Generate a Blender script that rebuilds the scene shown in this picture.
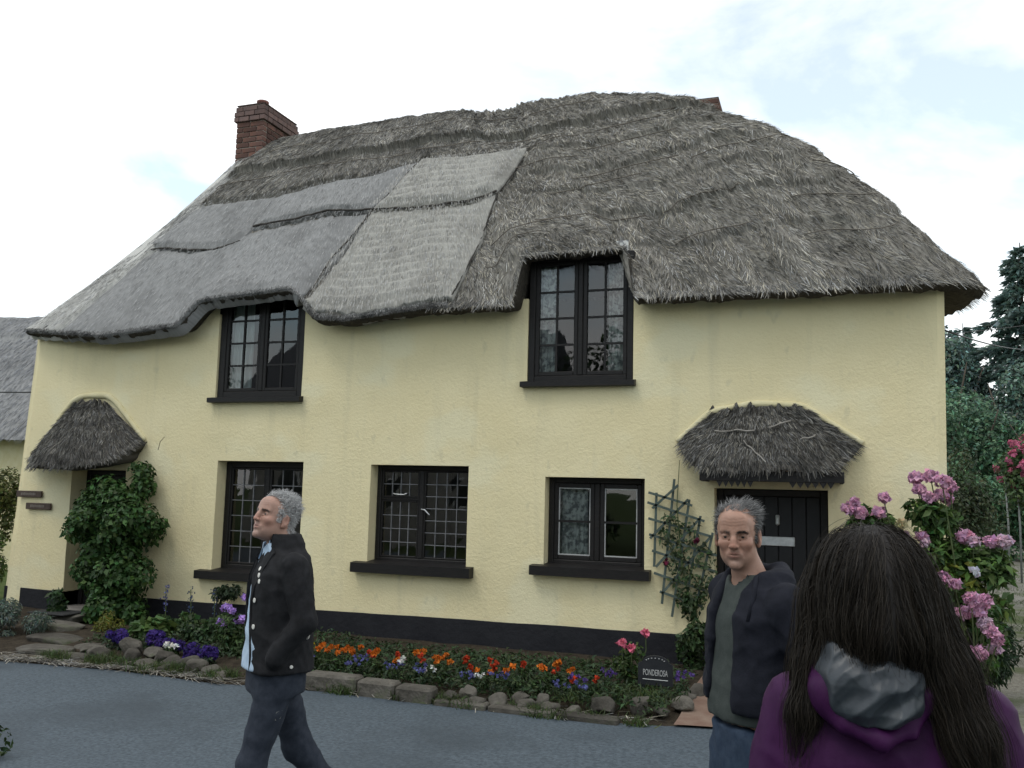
import bpy, math, random
import numpy as np
from mathutils import Vector, Matrix

for o in list(bpy.data.objects):
    bpy.data.objects.remove(o, do_unlink=True)
SC = bpy.context.scene
COL = SC.collection
rng = np.random.default_rng(7)
random.seed(7)

# ---------------------------------------------------------------- camera (standing in the lane, opposite the right-hand door)
CAM_F, CAM_YAW, CAM_PITCH, CAM_ROLL = 900.0, 19.5, 6.66, 1.38
CAM_POS = Vector((0.0, -9.2, 1.72))
def make_camera():
    y, p, r = (math.radians(a) for a in (CAM_YAW, CAM_PITCH, CAM_ROLL))
    fw = Vector((-math.sin(y) * math.cos(p), math.cos(y) * math.cos(p), math.sin(p)))
    rt = Vector((math.cos(y), math.sin(y), 0)); up = rt.cross(fw)
    r2 = rt * math.cos(r) + up * math.sin(r); u2 = up * math.cos(r) - rt * math.sin(r)
    cd = bpy.data.cameras.new('camera'); cd.sensor_width = 36.0; cd.lens = CAM_F / 1024 * 36
    cd.clip_start = 0.05; cd.clip_end = 3000
    co = bpy.data.objects.new('camera', cd); COL.objects.link(co)
    m = Matrix((r2, u2, -fw)).transposed().to_4x4(); m.translation = CAM_POS
    co.matrix_world = m
    SC.camera = co
make_camera()

# ---------------------------------------------------------------- sky, sun, exposure
SUN_EL, SUN_AZ = 60.0, 215.0      # azimuth clockwise from +y; the bright part of the cloud is behind and left of the camera
def make_world():
    w = bpy.data.worlds.new('World'); SC.world = w; w.use_nodes = True
    nt = w.node_tree; nt.nodes.clear(); N = nt.nodes.new; L = nt.links.new
    out = N('ShaderNodeOutputWorld')
    sky = N('ShaderNodeTexSky'); sky.sky_type = 'NISHITA'; sky.sun_disc = False
    sky.sun_elevation = math.radians(SUN_EL); sky.sun_rotation = math.radians(SUN_AZ)
    sky.air_density = 1.0; sky.dust_density = 0.6; sky.ozone_density = 1.0
    b1 = N('ShaderNodeBackground'); b1.inputs['Strength'].default_value = 0.15
    tn = N('ShaderNodeMix'); tn.data_type = 'RGBA'; tn.blend_type = 'MULTIPLY'; tn.inputs['Factor'].default_value = 1.0; tn.inputs['B'].default_value = (.93, 1.17, 1.05, 1)   # thin haze: pale cyan rather than violet
    L(sky.outputs[0], tn.inputs['A']); L(tn.outputs['Result'], b1.inputs['Color'])
    b2 = N('ShaderNodeBackground'); b2.inputs['Color'].default_value = (1.0, 1.0, 1.0, 1); b2.inputs['Strength'].default_value = 1.15
    tc = N('ShaderNodeTexCoord'); mp = N('ShaderNodeMapping'); mp.inputs['Scale'].default_value = (1.0, 1.0, 2.2)
    mp.inputs['Location'].default_value = (0.9, 0.4, 0.2)
    L(tc.outputs['Generated'], mp.inputs['Vector'])
    nz = N('ShaderNodeTexNoise'); nz.inputs['Scale'].default_value = 2.3; nz.inputs['Detail'].default_value = 7; nz.inputs['Roughness'].default_value = .55
    nz.inputs['Distortion'].default_value = .35
    L(mp.outputs[0], nz.inputs['Vector'])
    rp = N('ShaderNodeValToRGB'); rp.color_ramp.elements[0].position = .38; rp.color_ramp.elements[1].position = .62
    rp.color_ramp.elements[0].color = (.40, .40, .40, 1)
    L(nz.outputs['Fac'], rp.inputs['Fac'])
    mx = N('ShaderNodeMixShader'); L(rp.outputs['Color'], mx.inputs[0]); L(b1.outputs[0], mx.inputs[1]); L(b2.outputs[0], mx.inputs[2])
    L(mx.outputs[0], out.inputs['Surface'])
make_world()
def make_sun():
    ld = bpy.data.lights.new('sun', 'SUN'); ld.energy = 0.7; ld.angle = math.radians(18); ld.color = (1.0, .96, .9)
    lo = bpy.data.objects.new('sun', ld); COL.objects.link(lo)
    e, a = math.radians(SUN_EL), math.radians(SUN_AZ)
    d = Vector((math.sin(a) * math.cos(e), math.cos(a) * math.cos(e), math.sin(e)))
    lo.rotation_euler = d.to_track_quat('Z', 'Y').to_euler()
    lo.location = (0, 0, 30)
make_sun()
vs = SC.view_settings
vs.view_transform = 'Standard'; vs.look = 'None'; vs.gamma = 1.0; vs.use_curve_mapping = False; vs.exposure = 0.42
SC.cycles.max_bounces = 6
SC.cycles.transparent_max_bounces = 12
# ---------------------------------------------------------------- numeric helpers
def sstep(a, b, x):
    t = np.clip((np.asarray(x, float) - a) / (b - a), 0, 1)
    return t * t * (3 - 2 * t)

def _h3(i, j, k, seed):
    n = (i.astype(np.int64) * 374761393 + j.astype(np.int64) * 668265263 + k.astype(np.int64) * 2147483647 + seed * 1274126177) & 0xffffffff
    n = ((n ^ (n >> 13)) * 1274126177) & 0xffffffff
    n = ((n ^ (n >> 16)) * 2246822519) & 0xffffffff
    return ((n ^ (n >> 15)) & 0xffff) / 65535.0

def vnoise(x, y, z=0.0, seed=0):
    """smooth value noise, -1..1"""
    x, y, z = np.broadcast_arrays(np.asarray(x, float), np.asarray(y, float), np.asarray(z, float))
    i, j, k = np.floor(x), np.floor(y), np.floor(z)
    fx, fy, fz = x - i, y - j, z - k
    i, j, k = i.astype(np.int64), j.astype(np.int64), k.astype(np.int64)
    fx, fy, fz = fx*fx*(3-2*fx), fy*fy*(3-2*fy), fz*fz*(3-2*fz)
    r = 0
    for a in (0, 1):
        for b in (0, 1):
            for c in (0, 1):
                w = (fx if a else 1-fx) * (fy if b else 1-fy) * (fz if c else 1-fz)
                r = r + w * _h3(i+a, j+b, k+c, seed)
    return r * 2 - 1

def fbm(x, y, z=0.0, octv=3, seed=0):
    r = 0; a = 1.0; s = 0
    for o in range(octv):
        f = 2.0 ** o
        r = r + a * vnoise(np.asarray(x)*f, np.asarray(y)*f, np.asarray(z)*f, seed + o); s += a; a *= .5
    return r / s

# ---------------------------------------------------------------- roof shape
# s runs along the eaves (equal to x on the front), t from eave (0) to ridge (1)
RX0, RX1, RY0, RY1 = -10.12, 1.46, -0.32, 5.35
RC = 0.8                                      # corner radius at the right hip
RA, RB, RYM = -8.6, -2.75, 2.5                # ridge ends and ridge line
SF = RX1 - RC
S1 = SF + RC * math.pi / 2
S2 = S1 + (RY1 - RY0 - 2 * RC)
S3 = S2 + RC * math.pi / 2
S4 = S3 + (SF - RX0)
S5 = S4 + (RY1 - RY0)

def roof_bound(s):
    s = np.asarray(s, float)
    x = np.where(s < SF, s, 0.0); y = np.full_like(s, RY0)
    nx = np.zeros_like(s)
    a = (s - SF) / RC
    m = (s >= SF) & (s < S1)
    x = np.where(m, SF + RC * np.sin(a), x); y = np.where(m, RY0 + RC - RC * np.cos(a), y)
    m = (s >= S1) & (s < S2)
    x = np.where(m, RX1, x); y = np.where(m, RY0 + RC + (s - S1), y)
    a = (s - S2) / RC
    m = (s >= S2) & (s < S3)
    x = np.where(m, SF + RC * np.cos(a), x); y = np.where(m, RY1 - RC + RC * np.sin(a), y)
    m = (s >= S3) & (s < S4)
    x = np.where(m, SF - (s - S3), x); y = np.where(m, RY1, y)
    m = s >= S4
    x = np.where(m, RX0, x); y = np.where(m, RY1 - (s - S4) * (RY1 - RY0 - .16) / (RY1 - RY0), y)
    # matching ridge point
    rx = RB + (np.clip(x, RX0, SF) - SF) / (RX0 - SF) * (RA - RB)
    rx = np.where((s >= SF) & (s < S3), RB, rx); rx = np.where(s >= S4, RA, rx)
    return x, y, rx

def ridge_z(x):
    return np.interp(x, [-9, -8.5, -7.8, -6, -4.1, -3.0, -2.4], [7.02, 7.05, 7.13, 7.22, 7.25, 7.24, 7.16])

def win_mask(x, x0, x1, w):
    return sstep(x0 - w, x0 + w * .2, x) * (1 - sstep(x1 - w * .2, x1 + w, x))

NOTCH = [(-3.08, -1.95, .56, .10, .11), (-7.22, -5.88, .28, .02, .34)]   # x0, x1, lift, set back, edge softness

def eave_z(s):
    z = np.interp(s, [-10.42, -10.0, -9.2, -8.7, -8, -7.4, -6.0, -5.6, -5.2, -4.8, -4.2, -3.2, -1.8, -.5, .7, S1, S1 + 1.2, S2, S3, S3 + 2.5, S5],
                     [3.66, 3.62, 3.54, 3.49, 3.54, 3.58, 3.68, 3.60, 3.56, 3.60, 3.66, 3.65, 3.66, 3.66, 3.67, 3.74, 3.84, 4.25, 4.1, 3.62, 3.64])
    return z + .015

def roof_S(s, t, off=0.0):
    """points on the thatch, offset outward by off"""
    s, t = np.broadcast_arrays(np.asarray(s, float), np.asarray(t, float))
    bx, by, rx = roof_bound(s)
    by = by + np.where(s < SF, .16 * (1 - sstep(RX0, -9.0, s)), 0)
    lift = 0; setb = 0
    for x0, x1, l, sb, w in NOTCH:
        front = s < SF
        wt = w + .9 * np.maximum(t, 0)
        setb = setb + np.where(front, sb * np.exp(-np.maximum(t, 0) / .10) * win_mask(s, x0, x1, wt), 0)
        lift = lift + np.where(front, l * np.exp(-(np.maximum(t, 0) / .20) ** 1.3) * win_mask(s, x0, x1, wt), 0)
    ze = eave_z(s); zr = ridge_z(rx)
    x = bx + (rx - bx) * t; y = by + (RYM - by) * t + setb
    p = t + .035 * np.sin(math.pi * t)
    hip = sstep(-1.8, SF + .4, s) * (1 - sstep(S3 - .4, S3 + 2.0, s))
    p = p + hip * (.085 * np.sin(math.pi * t) + .02 * np.sin(2 * math.pi * t))
    p = p - .018 * np.exp(-((1 - t) / .05))
    p = p - .085 * (1 - sstep(RX0, RX0 + 1.5, s)) * np.sin(math.pi * t)
    lefthip = sstep(S4 - .6, S4 - .05, s)
    p = p - lefthip * .10 * np.sin(math.pi * t)
    z = ze + (zr - ze) * p + lift
    P = np.stack([x, y, z], -1)
    if np.ndim(off) or off != 0:
        n = roof_N(s, t); P = P + n * np.asarray(off)[..., None]
    return P

def roof_N(s, t):
    e = .01
    ds = roof_S(s + e, t) - roof_S(s - e, t)
    dt = roof_S(s, np.minimum(t + e, 1.0)) - roof_S(s, np.minimum(t + e, 1.0) - 2 * e)
    n = np.cross(ds, dt); l = np.linalg.norm(n, axis=-1, keepdims=True)
    n = n / np.maximum(l, 1e-9)
    return n
# ---------------------------------------------------------------- object helpers
WL = {}                                   # world origin of every object made here
def empty(name, loc=(0, 0, 0), label=None, cat=None, group=None, kind=None, parent=None):
    o = bpy.data.objects.new(name, None); COL.objects.link(o)
    o.empty_display_size = .1
    WL[o.name] = np.array(loc, float)
    if parent is not None:
        o.parent = parent; o.location = WL[o.name] - WL[parent.name]
    else:
        o.location = loc
    return tag(o, label, cat, group, kind)

def tag(o, label=None, cat=None, group=None, kind=None):
    if label: o['label'] = label
    if cat: o['category'] = cat
    if group: o['group'] = group
    if kind: o['kind'] = kind
    return o

def mesh(name, V, F, mat, parent=None, smooth=False, origin=None, attrs=None, flat_ngon=False):
    """one mesh object from world-space vertices; its origin goes to the middle of its foot"""
    V = np.asarray(V, float).reshape(-1, 3)
    if origin is None:
        lo, hi = V.min(0), V.max(0); origin = np.array([(lo[0]+hi[0])/2, (lo[1]+hi[1])/2, lo[2]])
    origin = np.array(origin, float)
    me = bpy.data.meshes.new(name)
    if isinstance(F, np.ndarray):
        F = F.astype(np.int32); n, k = F.shape
        me.vertices.add(len(V)); me.vertices.foreach_set('co', (V - origin).astype(np.float32).ravel())
        me.loops.add(n * k); me.loops.foreach_set('vertex_index', F.ravel())
        me.polygons.add(n); me.polygons.foreach_set('loop_start', np.arange(0, n * k, k, dtype=np.int32))
        me.update(calc_edges=True)
    else:
        me.from_pydata((V - origin).tolist(), [], [list(f) for f in F]); me.update()
    if smooth:
        me.polygons.foreach_set('use_smooth', np.ones(len(me.polygons), dtype=bool))
    if attrs:
        for an, (ty, arr) in attrs.items():
            at = me.attributes.new(an, ty, 'POINT')
            arr = np.asarray(arr, np.float32)
            at.data.foreach_set('vector' if ty == 'FLOAT_VECTOR' else ('color' if ty == 'FLOAT_COLOR' else 'value'), arr.ravel())
    if mat is not None: me.materials.append(mat)
    o = bpy.data.objects.new(name, me); COL.objects.link(o)
    WL[o.name] = origin
    if parent is not None:
        o.parent = parent; o.location = origin - WL[parent.name]
    else:
        o.location = origin
    return o

def copy_tree(o, loc=None, rz=None, scale=None, parent=None, top=True):
    c = o.copy(); COL.objects.link(c); c.parent = parent
    WL[c.name] = np.array(loc if loc is not None else WL[o.name], float)
    if top:
        if loc is not None: c.location = loc
        if rz is not None: c.rotation_euler = (0, 0, rz)
        if scale is not None: c.scale = (scale,) * 3 if np.isscalar(scale) else scale
    for ch in o.children:
        copy_tree(ch, parent=c, top=False)
    return c

class MB:
    """collects shapes that belong to ONE part"""
    def __init__(s): s.V = []; s.F = []; s.n = 0
    def add(s, V, F):
        V = np.asarray(V, float).reshape(-1, 3)
        s.V.append(V); s.F += [[i + s.n for i in f] for f in F]; s.n += len(V); return s
    def box(s, x0, x1, y0, y1, z0, z1, bev=0.0):
        if bev <= 0:
            V = [(x, y, z) for z in (z0, z1) for y in (y0, y1) for x in (x0, x1)]
            return s.add(V, [(0,2,3,1), (4,5,7,6), (0,1,5,4), (1,3,7,5), (3,2,6,7), (2,0,4,6)])
        b = min(bev, (x1-x0)*.45, (y1-y0)*.45, (z1-z0)*.45)
        V = []; idx = {}
        for cx, sx in ((x0, 1), (x1, -1)):
            for cy, sy in ((y0, 1), (y1, -1)):
                for cz, sz in ((z0, 1), (z1, -1)):
                    k = (sx, sy, sz)
                    idx[k] = len(V)
                    V += [(cx, cy + sy*b, cz + sz*b), (cx + sx*b, cy, cz + sz*b), (cx + sx*b, cy + sy*b, cz)]
        F = []
        for sx in (1, -1): F.append([idx[(sx, a, c)] for a, c in ((1,1),(1,-1),(-1,-1),(-1,1))])
        for sy in (1, -1): F.append([idx[(a, sy, c)] + 1 for a, c in ((1,1),(1,-1),(-1,-1),(-1,1))])
        for sz in (1, -1): F.append([idx[(a, c, sz)] + 2 for a, c in ((1,1),(1,-1),(-1,-1),(-1,1))])
        for sx in (1, -1):
            for sy in (1, -1): F.append([idx[(sx,sy,1)], idx[(sx,sy,1)]+1, idx[(sx,sy,-1)]+1, idx[(sx,sy,-1)]])
        for sx in (1, -1):
            for sz in (1, -1): F.append([idx[(sx,1,sz)], idx[(sx,1,sz)]+2, idx[(sx,-1,sz)]+2, idx[(sx,-1,sz)]])
        for sy in (1, -1):
            for sz in (1, -1): F.append([idx[(1,sy,sz)]+1, idx[(1,sy,sz)]+2, idx[(-1,sy,sz)]+2, idx[(-1,sy,sz)]+1])
        for k, i in idx.items(): F.append([i, i+1, i+2])
        return s.add(V, F)
    def tube(s, pts, r, n=8, cap=True, flat=1.0):
        pts = np.asarray(pts, float); m = len(pts)
        r = np.full(m, r) if np.isscalar(r) else np.asarray(r)
        T = np.gradient(pts, axis=0); T /= np.maximum(np.linalg.norm(T, axis=1, keepdims=True), 1e-9)
        ref = np.array([0, 0, 1.0]) if abs(T[0][2]) < .9 else np.array([0, 1.0, 0])
        V = []
        u = np.cross(T[0], ref); u /= np.linalg.norm(u)
        for i in range(m):
            u = u - T[i] * (u @ T[i]); u /= np.linalg.norm(u); w = np.cross(T[i], u)
            for k in range(n):
                a = 2 * math.pi * k / n
                V.append(pts[i] + r[i] * (math.cos(a) * u + flat * math.sin(a) * w))
        F = [(i*n+k, i*n+(k+1) % n, (i+1)*n+(k+1) % n, (i+1)*n+k) for i in range(m-1) for k in range(n)]
        if cap: F += [tuple(range(n-1, -1, -1)), tuple((m-1)*n + k for k in range(n))]
        return s.add(V, F)
    def lathe(s, prof, c, n=16):
        V = []; m = len(prof)
        for r, z in prof:
            for k in range(n):
                a = 2*math.pi*k/n; V.append((c[0]+r*math.cos(a), c[1]+r*math.sin(a), c[2]+z))
        F = [(i*n+k, i*n+(k+1) % n, (i+1)*n+(k+1) % n, (i+1)*n+k) for i in range(m-1) for k in range(n)]
        F += [tuple(range(n-1, -1, -1)), tuple((m-1)*n + k for k in range(n))]
        return s.add(V, F)
    def build(s, name, mat, parent=None, smooth=False, **k):
        return mesh(name, np.concatenate(s.V), s.F, mat, parent, smooth, **k)

def grid_faces(nu, nv, base=0, wrap=False):
    i = np.arange(nu - (0 if wrap else 1))[:, None]; j = np.arange(nv - 1)[None]
    i2 = (i + 1) % nu
    return np.stack([i*nv+j, i2*nv+j, i2*nv+j+1, i*nv+j+1], -1).reshape(-1, 4) + base

# ---------------------------------------------------------------- materials
MATS = {}
def pmat(name, c1, c2=None, scale=5.0, lo=.35, hi=.65, rough=.8, spec=.3, bump=0.0, bscale=40.0, bdist=.01, stretch=None, coord='Object',
         attr=None, c3=None, scale3=1.0, lo3=.45, hi3=.6, transl=0.0, rand=0.0, metal=0.0, detail=6, bump2=None, sheen=0.0):
    if name in MATS: return MATS[name]
    m = bpy.data.materials.new(name); m.use_nodes = True; nt = m.node_tree; nt.nodes.clear(); N = nt.nodes.new; L = nt.links.new
    out = N('ShaderNodeOutputMaterial'); b = N('ShaderNodeBsdfPrincipled'); L(b.outputs[0], out.inputs['Surface'])
    b.inputs['Roughness'].default_value = rough; b.inputs['Specular IOR Level'].default_value = spec; b.inputs['Metallic'].default_value = metal
    if sheen: b.inputs['Sheen Weight'].default_value = sheen; b.inputs['Sheen Roughness'].default_value = .5
    if coord in ('Object', 'Generated', 'UV'):
        tc = N('ShaderNodeTexCoord'); vec = tc.outputs[coord]
    elif coord == 'World':
        tc = N('ShaderNodeNewGeometry'); vec = tc.outputs['Position']
    else:
        tc = N('ShaderNodeAttribute'); tc.attribute_name = coord; vec = tc.outputs['Vector']
    raw = vec
    if stretch:
        mp = N('ShaderNodeMapping'); mp.inputs['Scale'].default_value = stretch; L(vec, mp.inputs['Vector']); vec = mp.outputs[0]
    def noise(sc, v, det=detail):
        n = N('ShaderNodeTexNoise'); n.inputs['Scale'].default_value = sc; n.inputs['Detail'].default_value = det; n.inputs['Roughness'].default_value = .6
        L(v, n.inputs['Vector']); return n.outputs['Fac']
    def ramp(f, a, c):
        r = N('ShaderNodeMapRange'); r.inputs['From Min'].default_value = a; r.inputs['From Max'].default_value = c; L(f, r.inputs['Value']); return r.outputs[0]
    def mix(f, a, c):
        x = N('ShaderNodeMix'); x.data_type = 'RGBA'
        if f is not None: L(f, x.inputs['Factor'])
        for sock, v in ((x.inputs['A'], a), (x.inputs['B'], c)):
            if isinstance(v, tuple): sock.default_value = (*v[:3], 1)
            else: L(v, sock)
        return x
    col = None
    if c2 is not None: col = mix(ramp(noise(scale, vec), lo, hi), c1, c2).outputs['Result']
    else:
        rg = N('ShaderNodeRGB'); rg.outputs[0].default_value = (*c1, 1); col = rg.outputs[0]
    if c3 is not None: col = mix(ramp(noise(scale3, raw), lo3, hi3), col, c3).outputs['Result']
    if attr:                                    # multiply by a per-piece colour stored on the mesh
        at = N('ShaderNodeAttribute'); at.attribute_name = attr
        x = mix(None, col, at.outputs['Color']); x.blend_type = 'MULTIPLY'; x.inputs['Factor'].default_value = 1.0; col = x.outputs['Result']
    if rand:
        oi = N('ShaderNodeObjectInfo'); hs = N('ShaderNodeHueSaturation')
        mr = N('ShaderNodeMapRange'); mr.inputs['To Min'].default_value = 1 - rand; mr.inputs['To Max'].default_value = 1 + rand
        L(oi.outputs['Random'], mr.inputs['Value']); L(mr.outputs[0], hs.inputs['Value']); L(col, hs.inputs['Color']); col = hs.outputs[0]
    L(col, b.inputs['Base Color'])
    if bump:
        bp = N('ShaderNodeBump'); bp.inputs['Strength'].default_value = bump; bp.inputs['Distance'].default_value = bdist
        h = noise(bscale, vec, 4)
        if bump2:
            h2 = noise(bump2[0], vec, 2); ad = N('ShaderNodeMath'); ad.operation = 'MULTIPLY_ADD'; ad.inputs[1].default_value = bump2[1]
            L(h2, ad.inputs[0]); L(h, ad.inputs[2]); h = ad.outputs[0]
        L(h, bp.inputs['Height']); L(bp.outputs[0], b.inputs['Normal'])
    if transl:
        tr = N('ShaderNodeBsdfTranslucent'); L(col, tr.inputs['Color']); mxs = N('ShaderNodeMixShader'); mxs.inputs[0].default_value = transl
        L(b.outputs[0], mxs.inputs[1]); L(tr.outputs[0], mxs.inputs[2]); L(mxs.outputs[0], out.inputs['Surface'])
    MATS[name] = m
    return m

def glass_mat(name, tint=(.8, .85, .83), extra=.045):
    m = bpy.data.materials.new(name); m.use_nodes = True; nt = m.node_tree; nt.nodes.clear(); N = nt.nodes.new; L = nt.links.new
    out = N('ShaderNodeOutputMaterial'); t = N('ShaderNodeBsdfTransparent'); t.inputs['Color'].default_value = (*tint, 1)
    g = N('ShaderNodeBsdfGlossy'); g.inputs['Roughness'].default_value = .015
    fr = N('ShaderNodeFresnel'); fr.inputs['IOR'].default_value = 1.5
    ad = N('ShaderNodeMath'); ad.operation = 'ADD'; ad.inputs[1].default_value = extra; L(fr.outputs[0], ad.inputs[0])
    tc = N('ShaderNodeTexCoord'); nz = N('ShaderNodeTexNoise'); nz.inputs['Scale'].default_value = 5; L(tc.outputs['Object'], nz.inputs['Vector'])
    bp = N('ShaderNodeBump'); bp.inputs['Strength'].default_value = .02; bp.inputs['Distance'].default_value = .01; L(nz.outputs['Fac'], bp.inputs['Height']); L(bp.outputs[0], g.inputs['Normal'])
    mx = N('ShaderNodeMixShader'); L(ad.outputs[0], mx.inputs[0]); L(t.outputs[0], mx.inputs[1]); L(g.outputs[0], mx.inputs[2]); L(mx.outputs[0], out.inputs['Surface'])
    return m

M_RENDER = pmat('yellow_render', (.70, .605, .365), (.735, .645, .405), scale=1.3, rough=.9, spec=.15, bump=.55, bscale=28, bdist=.013, bump2=(70, .4),
                c3=(.665, .58, .355), scale3=.8, lo3=.55, hi3=.8, coord='World')
def streaks(m, col, fac, scale=(5, 5, .45), lo=.56, hi=.78, nscale=1.0):
    """rain streaks and patchy repainting over a wall colour"""
    nt = m.node_tree; N = nt.nodes.new; L = nt.links.new; b = nt.nodes['Principled BSDF']; src = b.inputs['Base Color'].links[0].from_socket
    g = N('ShaderNodeNewGeometry'); mp = N('ShaderNodeMapping'); mp.inputs['Scale'].default_value = scale; L(g.outputs['Position'], mp.inputs['Vector'])
    n = N('ShaderNodeTexNoise'); n.inputs['Scale'].default_value = nscale; n.inputs['Detail'].default_value = 5; L(mp.outputs[0], n.inputs['Vector'])
    r = N('ShaderNodeMapRange'); r.inputs['From Min'].default_value = lo; r.inputs['From Max'].default_value = hi; r.inputs['To Max'].default_value = fac; L(n.outputs['Fac'], r.inputs['Value'])
    x = N('ShaderNodeMix'); x.data_type = 'RGBA'; L(r.outputs[0], x.inputs['Factor']); L(src, x.inputs['A']); x.inputs['B'].default_value = (*col, 1); L(x.outputs['Result'], b.inputs['Base Color'])
streaks(M_RENDER, (.45, .41, .28), .32)
streaks(M_RENDER, (.72, .68, .48), .4, (.9, .9, 1.3), .55, .62)
streaks(M_RENDER, (.40, .37, .26), .25, (9, 9, 5), .62, .72)
M_RENDER_PALE = pmat('pale_render', (.64, .58, .38), (.58, .51, .30), scale=6, rough=.9, spec=.15, bump=.6, bscale=25, bdist=.012)
M_PLINTH = pmat('black_masonry_paint', (.010, .010, .013), (.016, .016, .019), scale=3, rough=.75, spec=.25, bump=.6, bscale=17, bdist=.015, coord='World')
M_BLACKWOOD = pmat('black_painted_wood', (.009, .008, .008), (.016, .014, .013), scale=14, rough=.5, spec=.25, bump=.15, bscale=30, bdist=.004, stretch=(1, 1, 6))
M_DOOR = pmat('black_door_paint', (.007, .007, .008), (.012, .012, .013), scale=8, rough=.5, spec=.3)
M_LEAD = pmat('lead_strip', (.09, .09, .095), (.16, .16, .165), scale=20, rough=.5, spec=.5)
M_PUTTY = pmat('white_putty', (.45, .45, .43), (.3, .3, .3), scale=10, rough=.7)
M_GLASS = glass_mat('window_glass')
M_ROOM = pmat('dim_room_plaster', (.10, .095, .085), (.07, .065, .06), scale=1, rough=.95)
M_STEEL = pmat('dull_steel', (.55, .56, .55), (.42, .43, .43), scale=20, rough=.45, metal=.7)
M_LACE = pmat('lace_curtain', (.80, .80, .78), (.30, .30, .31), scale=16, lo=.44, hi=.58, rough=.9, detail=2, transl=.3)
M_VOILE = pmat('voile_curtain', (.72, .75, .74), (.58, .61, .61), scale=7, rough=.9, detail=2, transl=.3, stretch=(4, 1, .4))
M_THATCH = pmat('old_straw_thatch', (.10, .092, .080), (.31, .29, .255), scale=9, lo=.3, hi=.7, rough=.95, spec=.1, coord='st', stretch=(3.5, 1, 1), bump=.8, bscale=16, bdist=.03,
                c3=(.085, .078, .068), scale3=.9, lo3=.5, hi3=.75)
M_THATCH_G = pmat('grey_reed_thatch', (.19, .188, .184), (.295, .292, .286), scale=14, lo=.3, hi=.7, rough=.92, spec=.12, coord='st', stretch=(4, .8, 1), bump=.7, bscale=14, bdist=.018,
                c3=(.155, .153, .149), scale3=1.1, lo3=.5, hi3=.72)
M_THATCH_T = pmat('tan_reed_thatch', (.265, .255, .232), (.385, .372, .338), scale=14, lo=.3, hi=.7, rough=.92, spec=.12, coord='st', stretch=(4, .8, 1), bump=.7, bscale=14, bdist=.018,
                c3=(.205, .195, .176), scale3=1.5, lo3=.5, hi3=.72)
M_THATCH_V = pmat('pale_verge_thatch', (.40, .39, .365), (.50, .49, .455), scale=12, lo=.3, hi=.7, rough=.92, spec=.12, coord='st', stretch=(3, 1, 1), bump=.6, bscale=14, bdist=.015)
M_THATCH_D = pmat('dark_porch_thatch', (.06, .055, .05), (.13, .12, .108), scale=10, lo=.3, hi=.7, rough=.95, spec=.1, coord='st', stretch=(4, 1, 1), bump=.8, bscale=16, bdist=.03)
M_STRAW = pmat('loose_straw', (1, 1, 1), rough=.85, spec=.15, attr='tint')
M_HAZEL = pmat('hazel_rod', (.10, .085, .07), (.17, .15, .125), scale=12, rough=.85)
M_SEAM_SHADE = pmat('seam_shade_dark', (.035, .031, .027), (.07, .062, .054), scale=12, rough=.9)  # near-black tone paints the shadow line at the patch edges
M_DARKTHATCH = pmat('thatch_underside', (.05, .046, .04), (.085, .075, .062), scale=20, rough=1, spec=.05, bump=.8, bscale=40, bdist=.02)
M_MORTAR = pmat('lime_mortar', (.34, .31, .27), (.26, .23, .2), scale=20, rough=.95)
M_BRICK = pmat('red_brick', (.135, .068, .05), (.09, .052, .044), scale=9, rough=.9, spec=.2, rand=.35, bump=.5, bscale=60, bdist=.004)
M_CAP = pmat('weathered_brick_cap', (.105, .075, .07), (.14, .09, .078), scale=9, rough=.95, rand=.25, bump=.4, bscale=50, bdist=.004)
M_POT = pmat('terracotta_pot', (.19, .075, .055), (.13, .06, .05), scale=14, rough=.85)
# ---------------------------------------------------------------- ground, lane, verge
M_SOIL = pmat('brown_soil', (.028, .022, .016), (.055, .044, .031), scale=12, rough=1, spec=.1, bump=.8, bscale=50, bdist=.02, coord='World')
M_ASPH = pmat('lane_asphalt', (.030, .042, .053), (.092, .115, .135), scale=42, lo=.3, hi=.7, rough=.75, spec=.35, bump=.5, bscale=140, bdist=.004, coord='World',
              c3=(.036, .047, .057), scale3=.5, lo3=.48, hi3=.66, bump2=(420, .7))
M_GRASS_G = pmat('rough_grass_ground', (.045, .075, .022), (.08, .10, .035), scale=4, rough=1, spec=.1, bump=.8, bscale=40, bdist=.03, coord='World')
M_GRAVEL = pmat('gravel_drive', (.13, .12, .10), (.23, .22, .19), scale=30, rough=.95, spec=.2, bump=.9, bscale=60, bdist=.02, coord='World',
                c3=(.075, .095, .035), scale3=.55, lo3=.5, hi3=.62)
M_PATH = pmat('worn_brick_path', (.16, .10, .075), (.21, .15, .115), scale=6, rough=.9, spec=.2, bump=.5, bscale=30, bdist=.01, coord='World')

def sheet(name, outline, z, mat, kind='structure', parent=None):
    n = len(outline)
    o = mesh(name, [(x, y, z) for x, y in outline], [list(range(n))], mat, parent)
    if kind: o['kind'] = kind
    return o

sheet('ground', [(-400, -300), (400, -300), (400, 500), (-400, 500)], -.03, M_GRASS_G)
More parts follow.
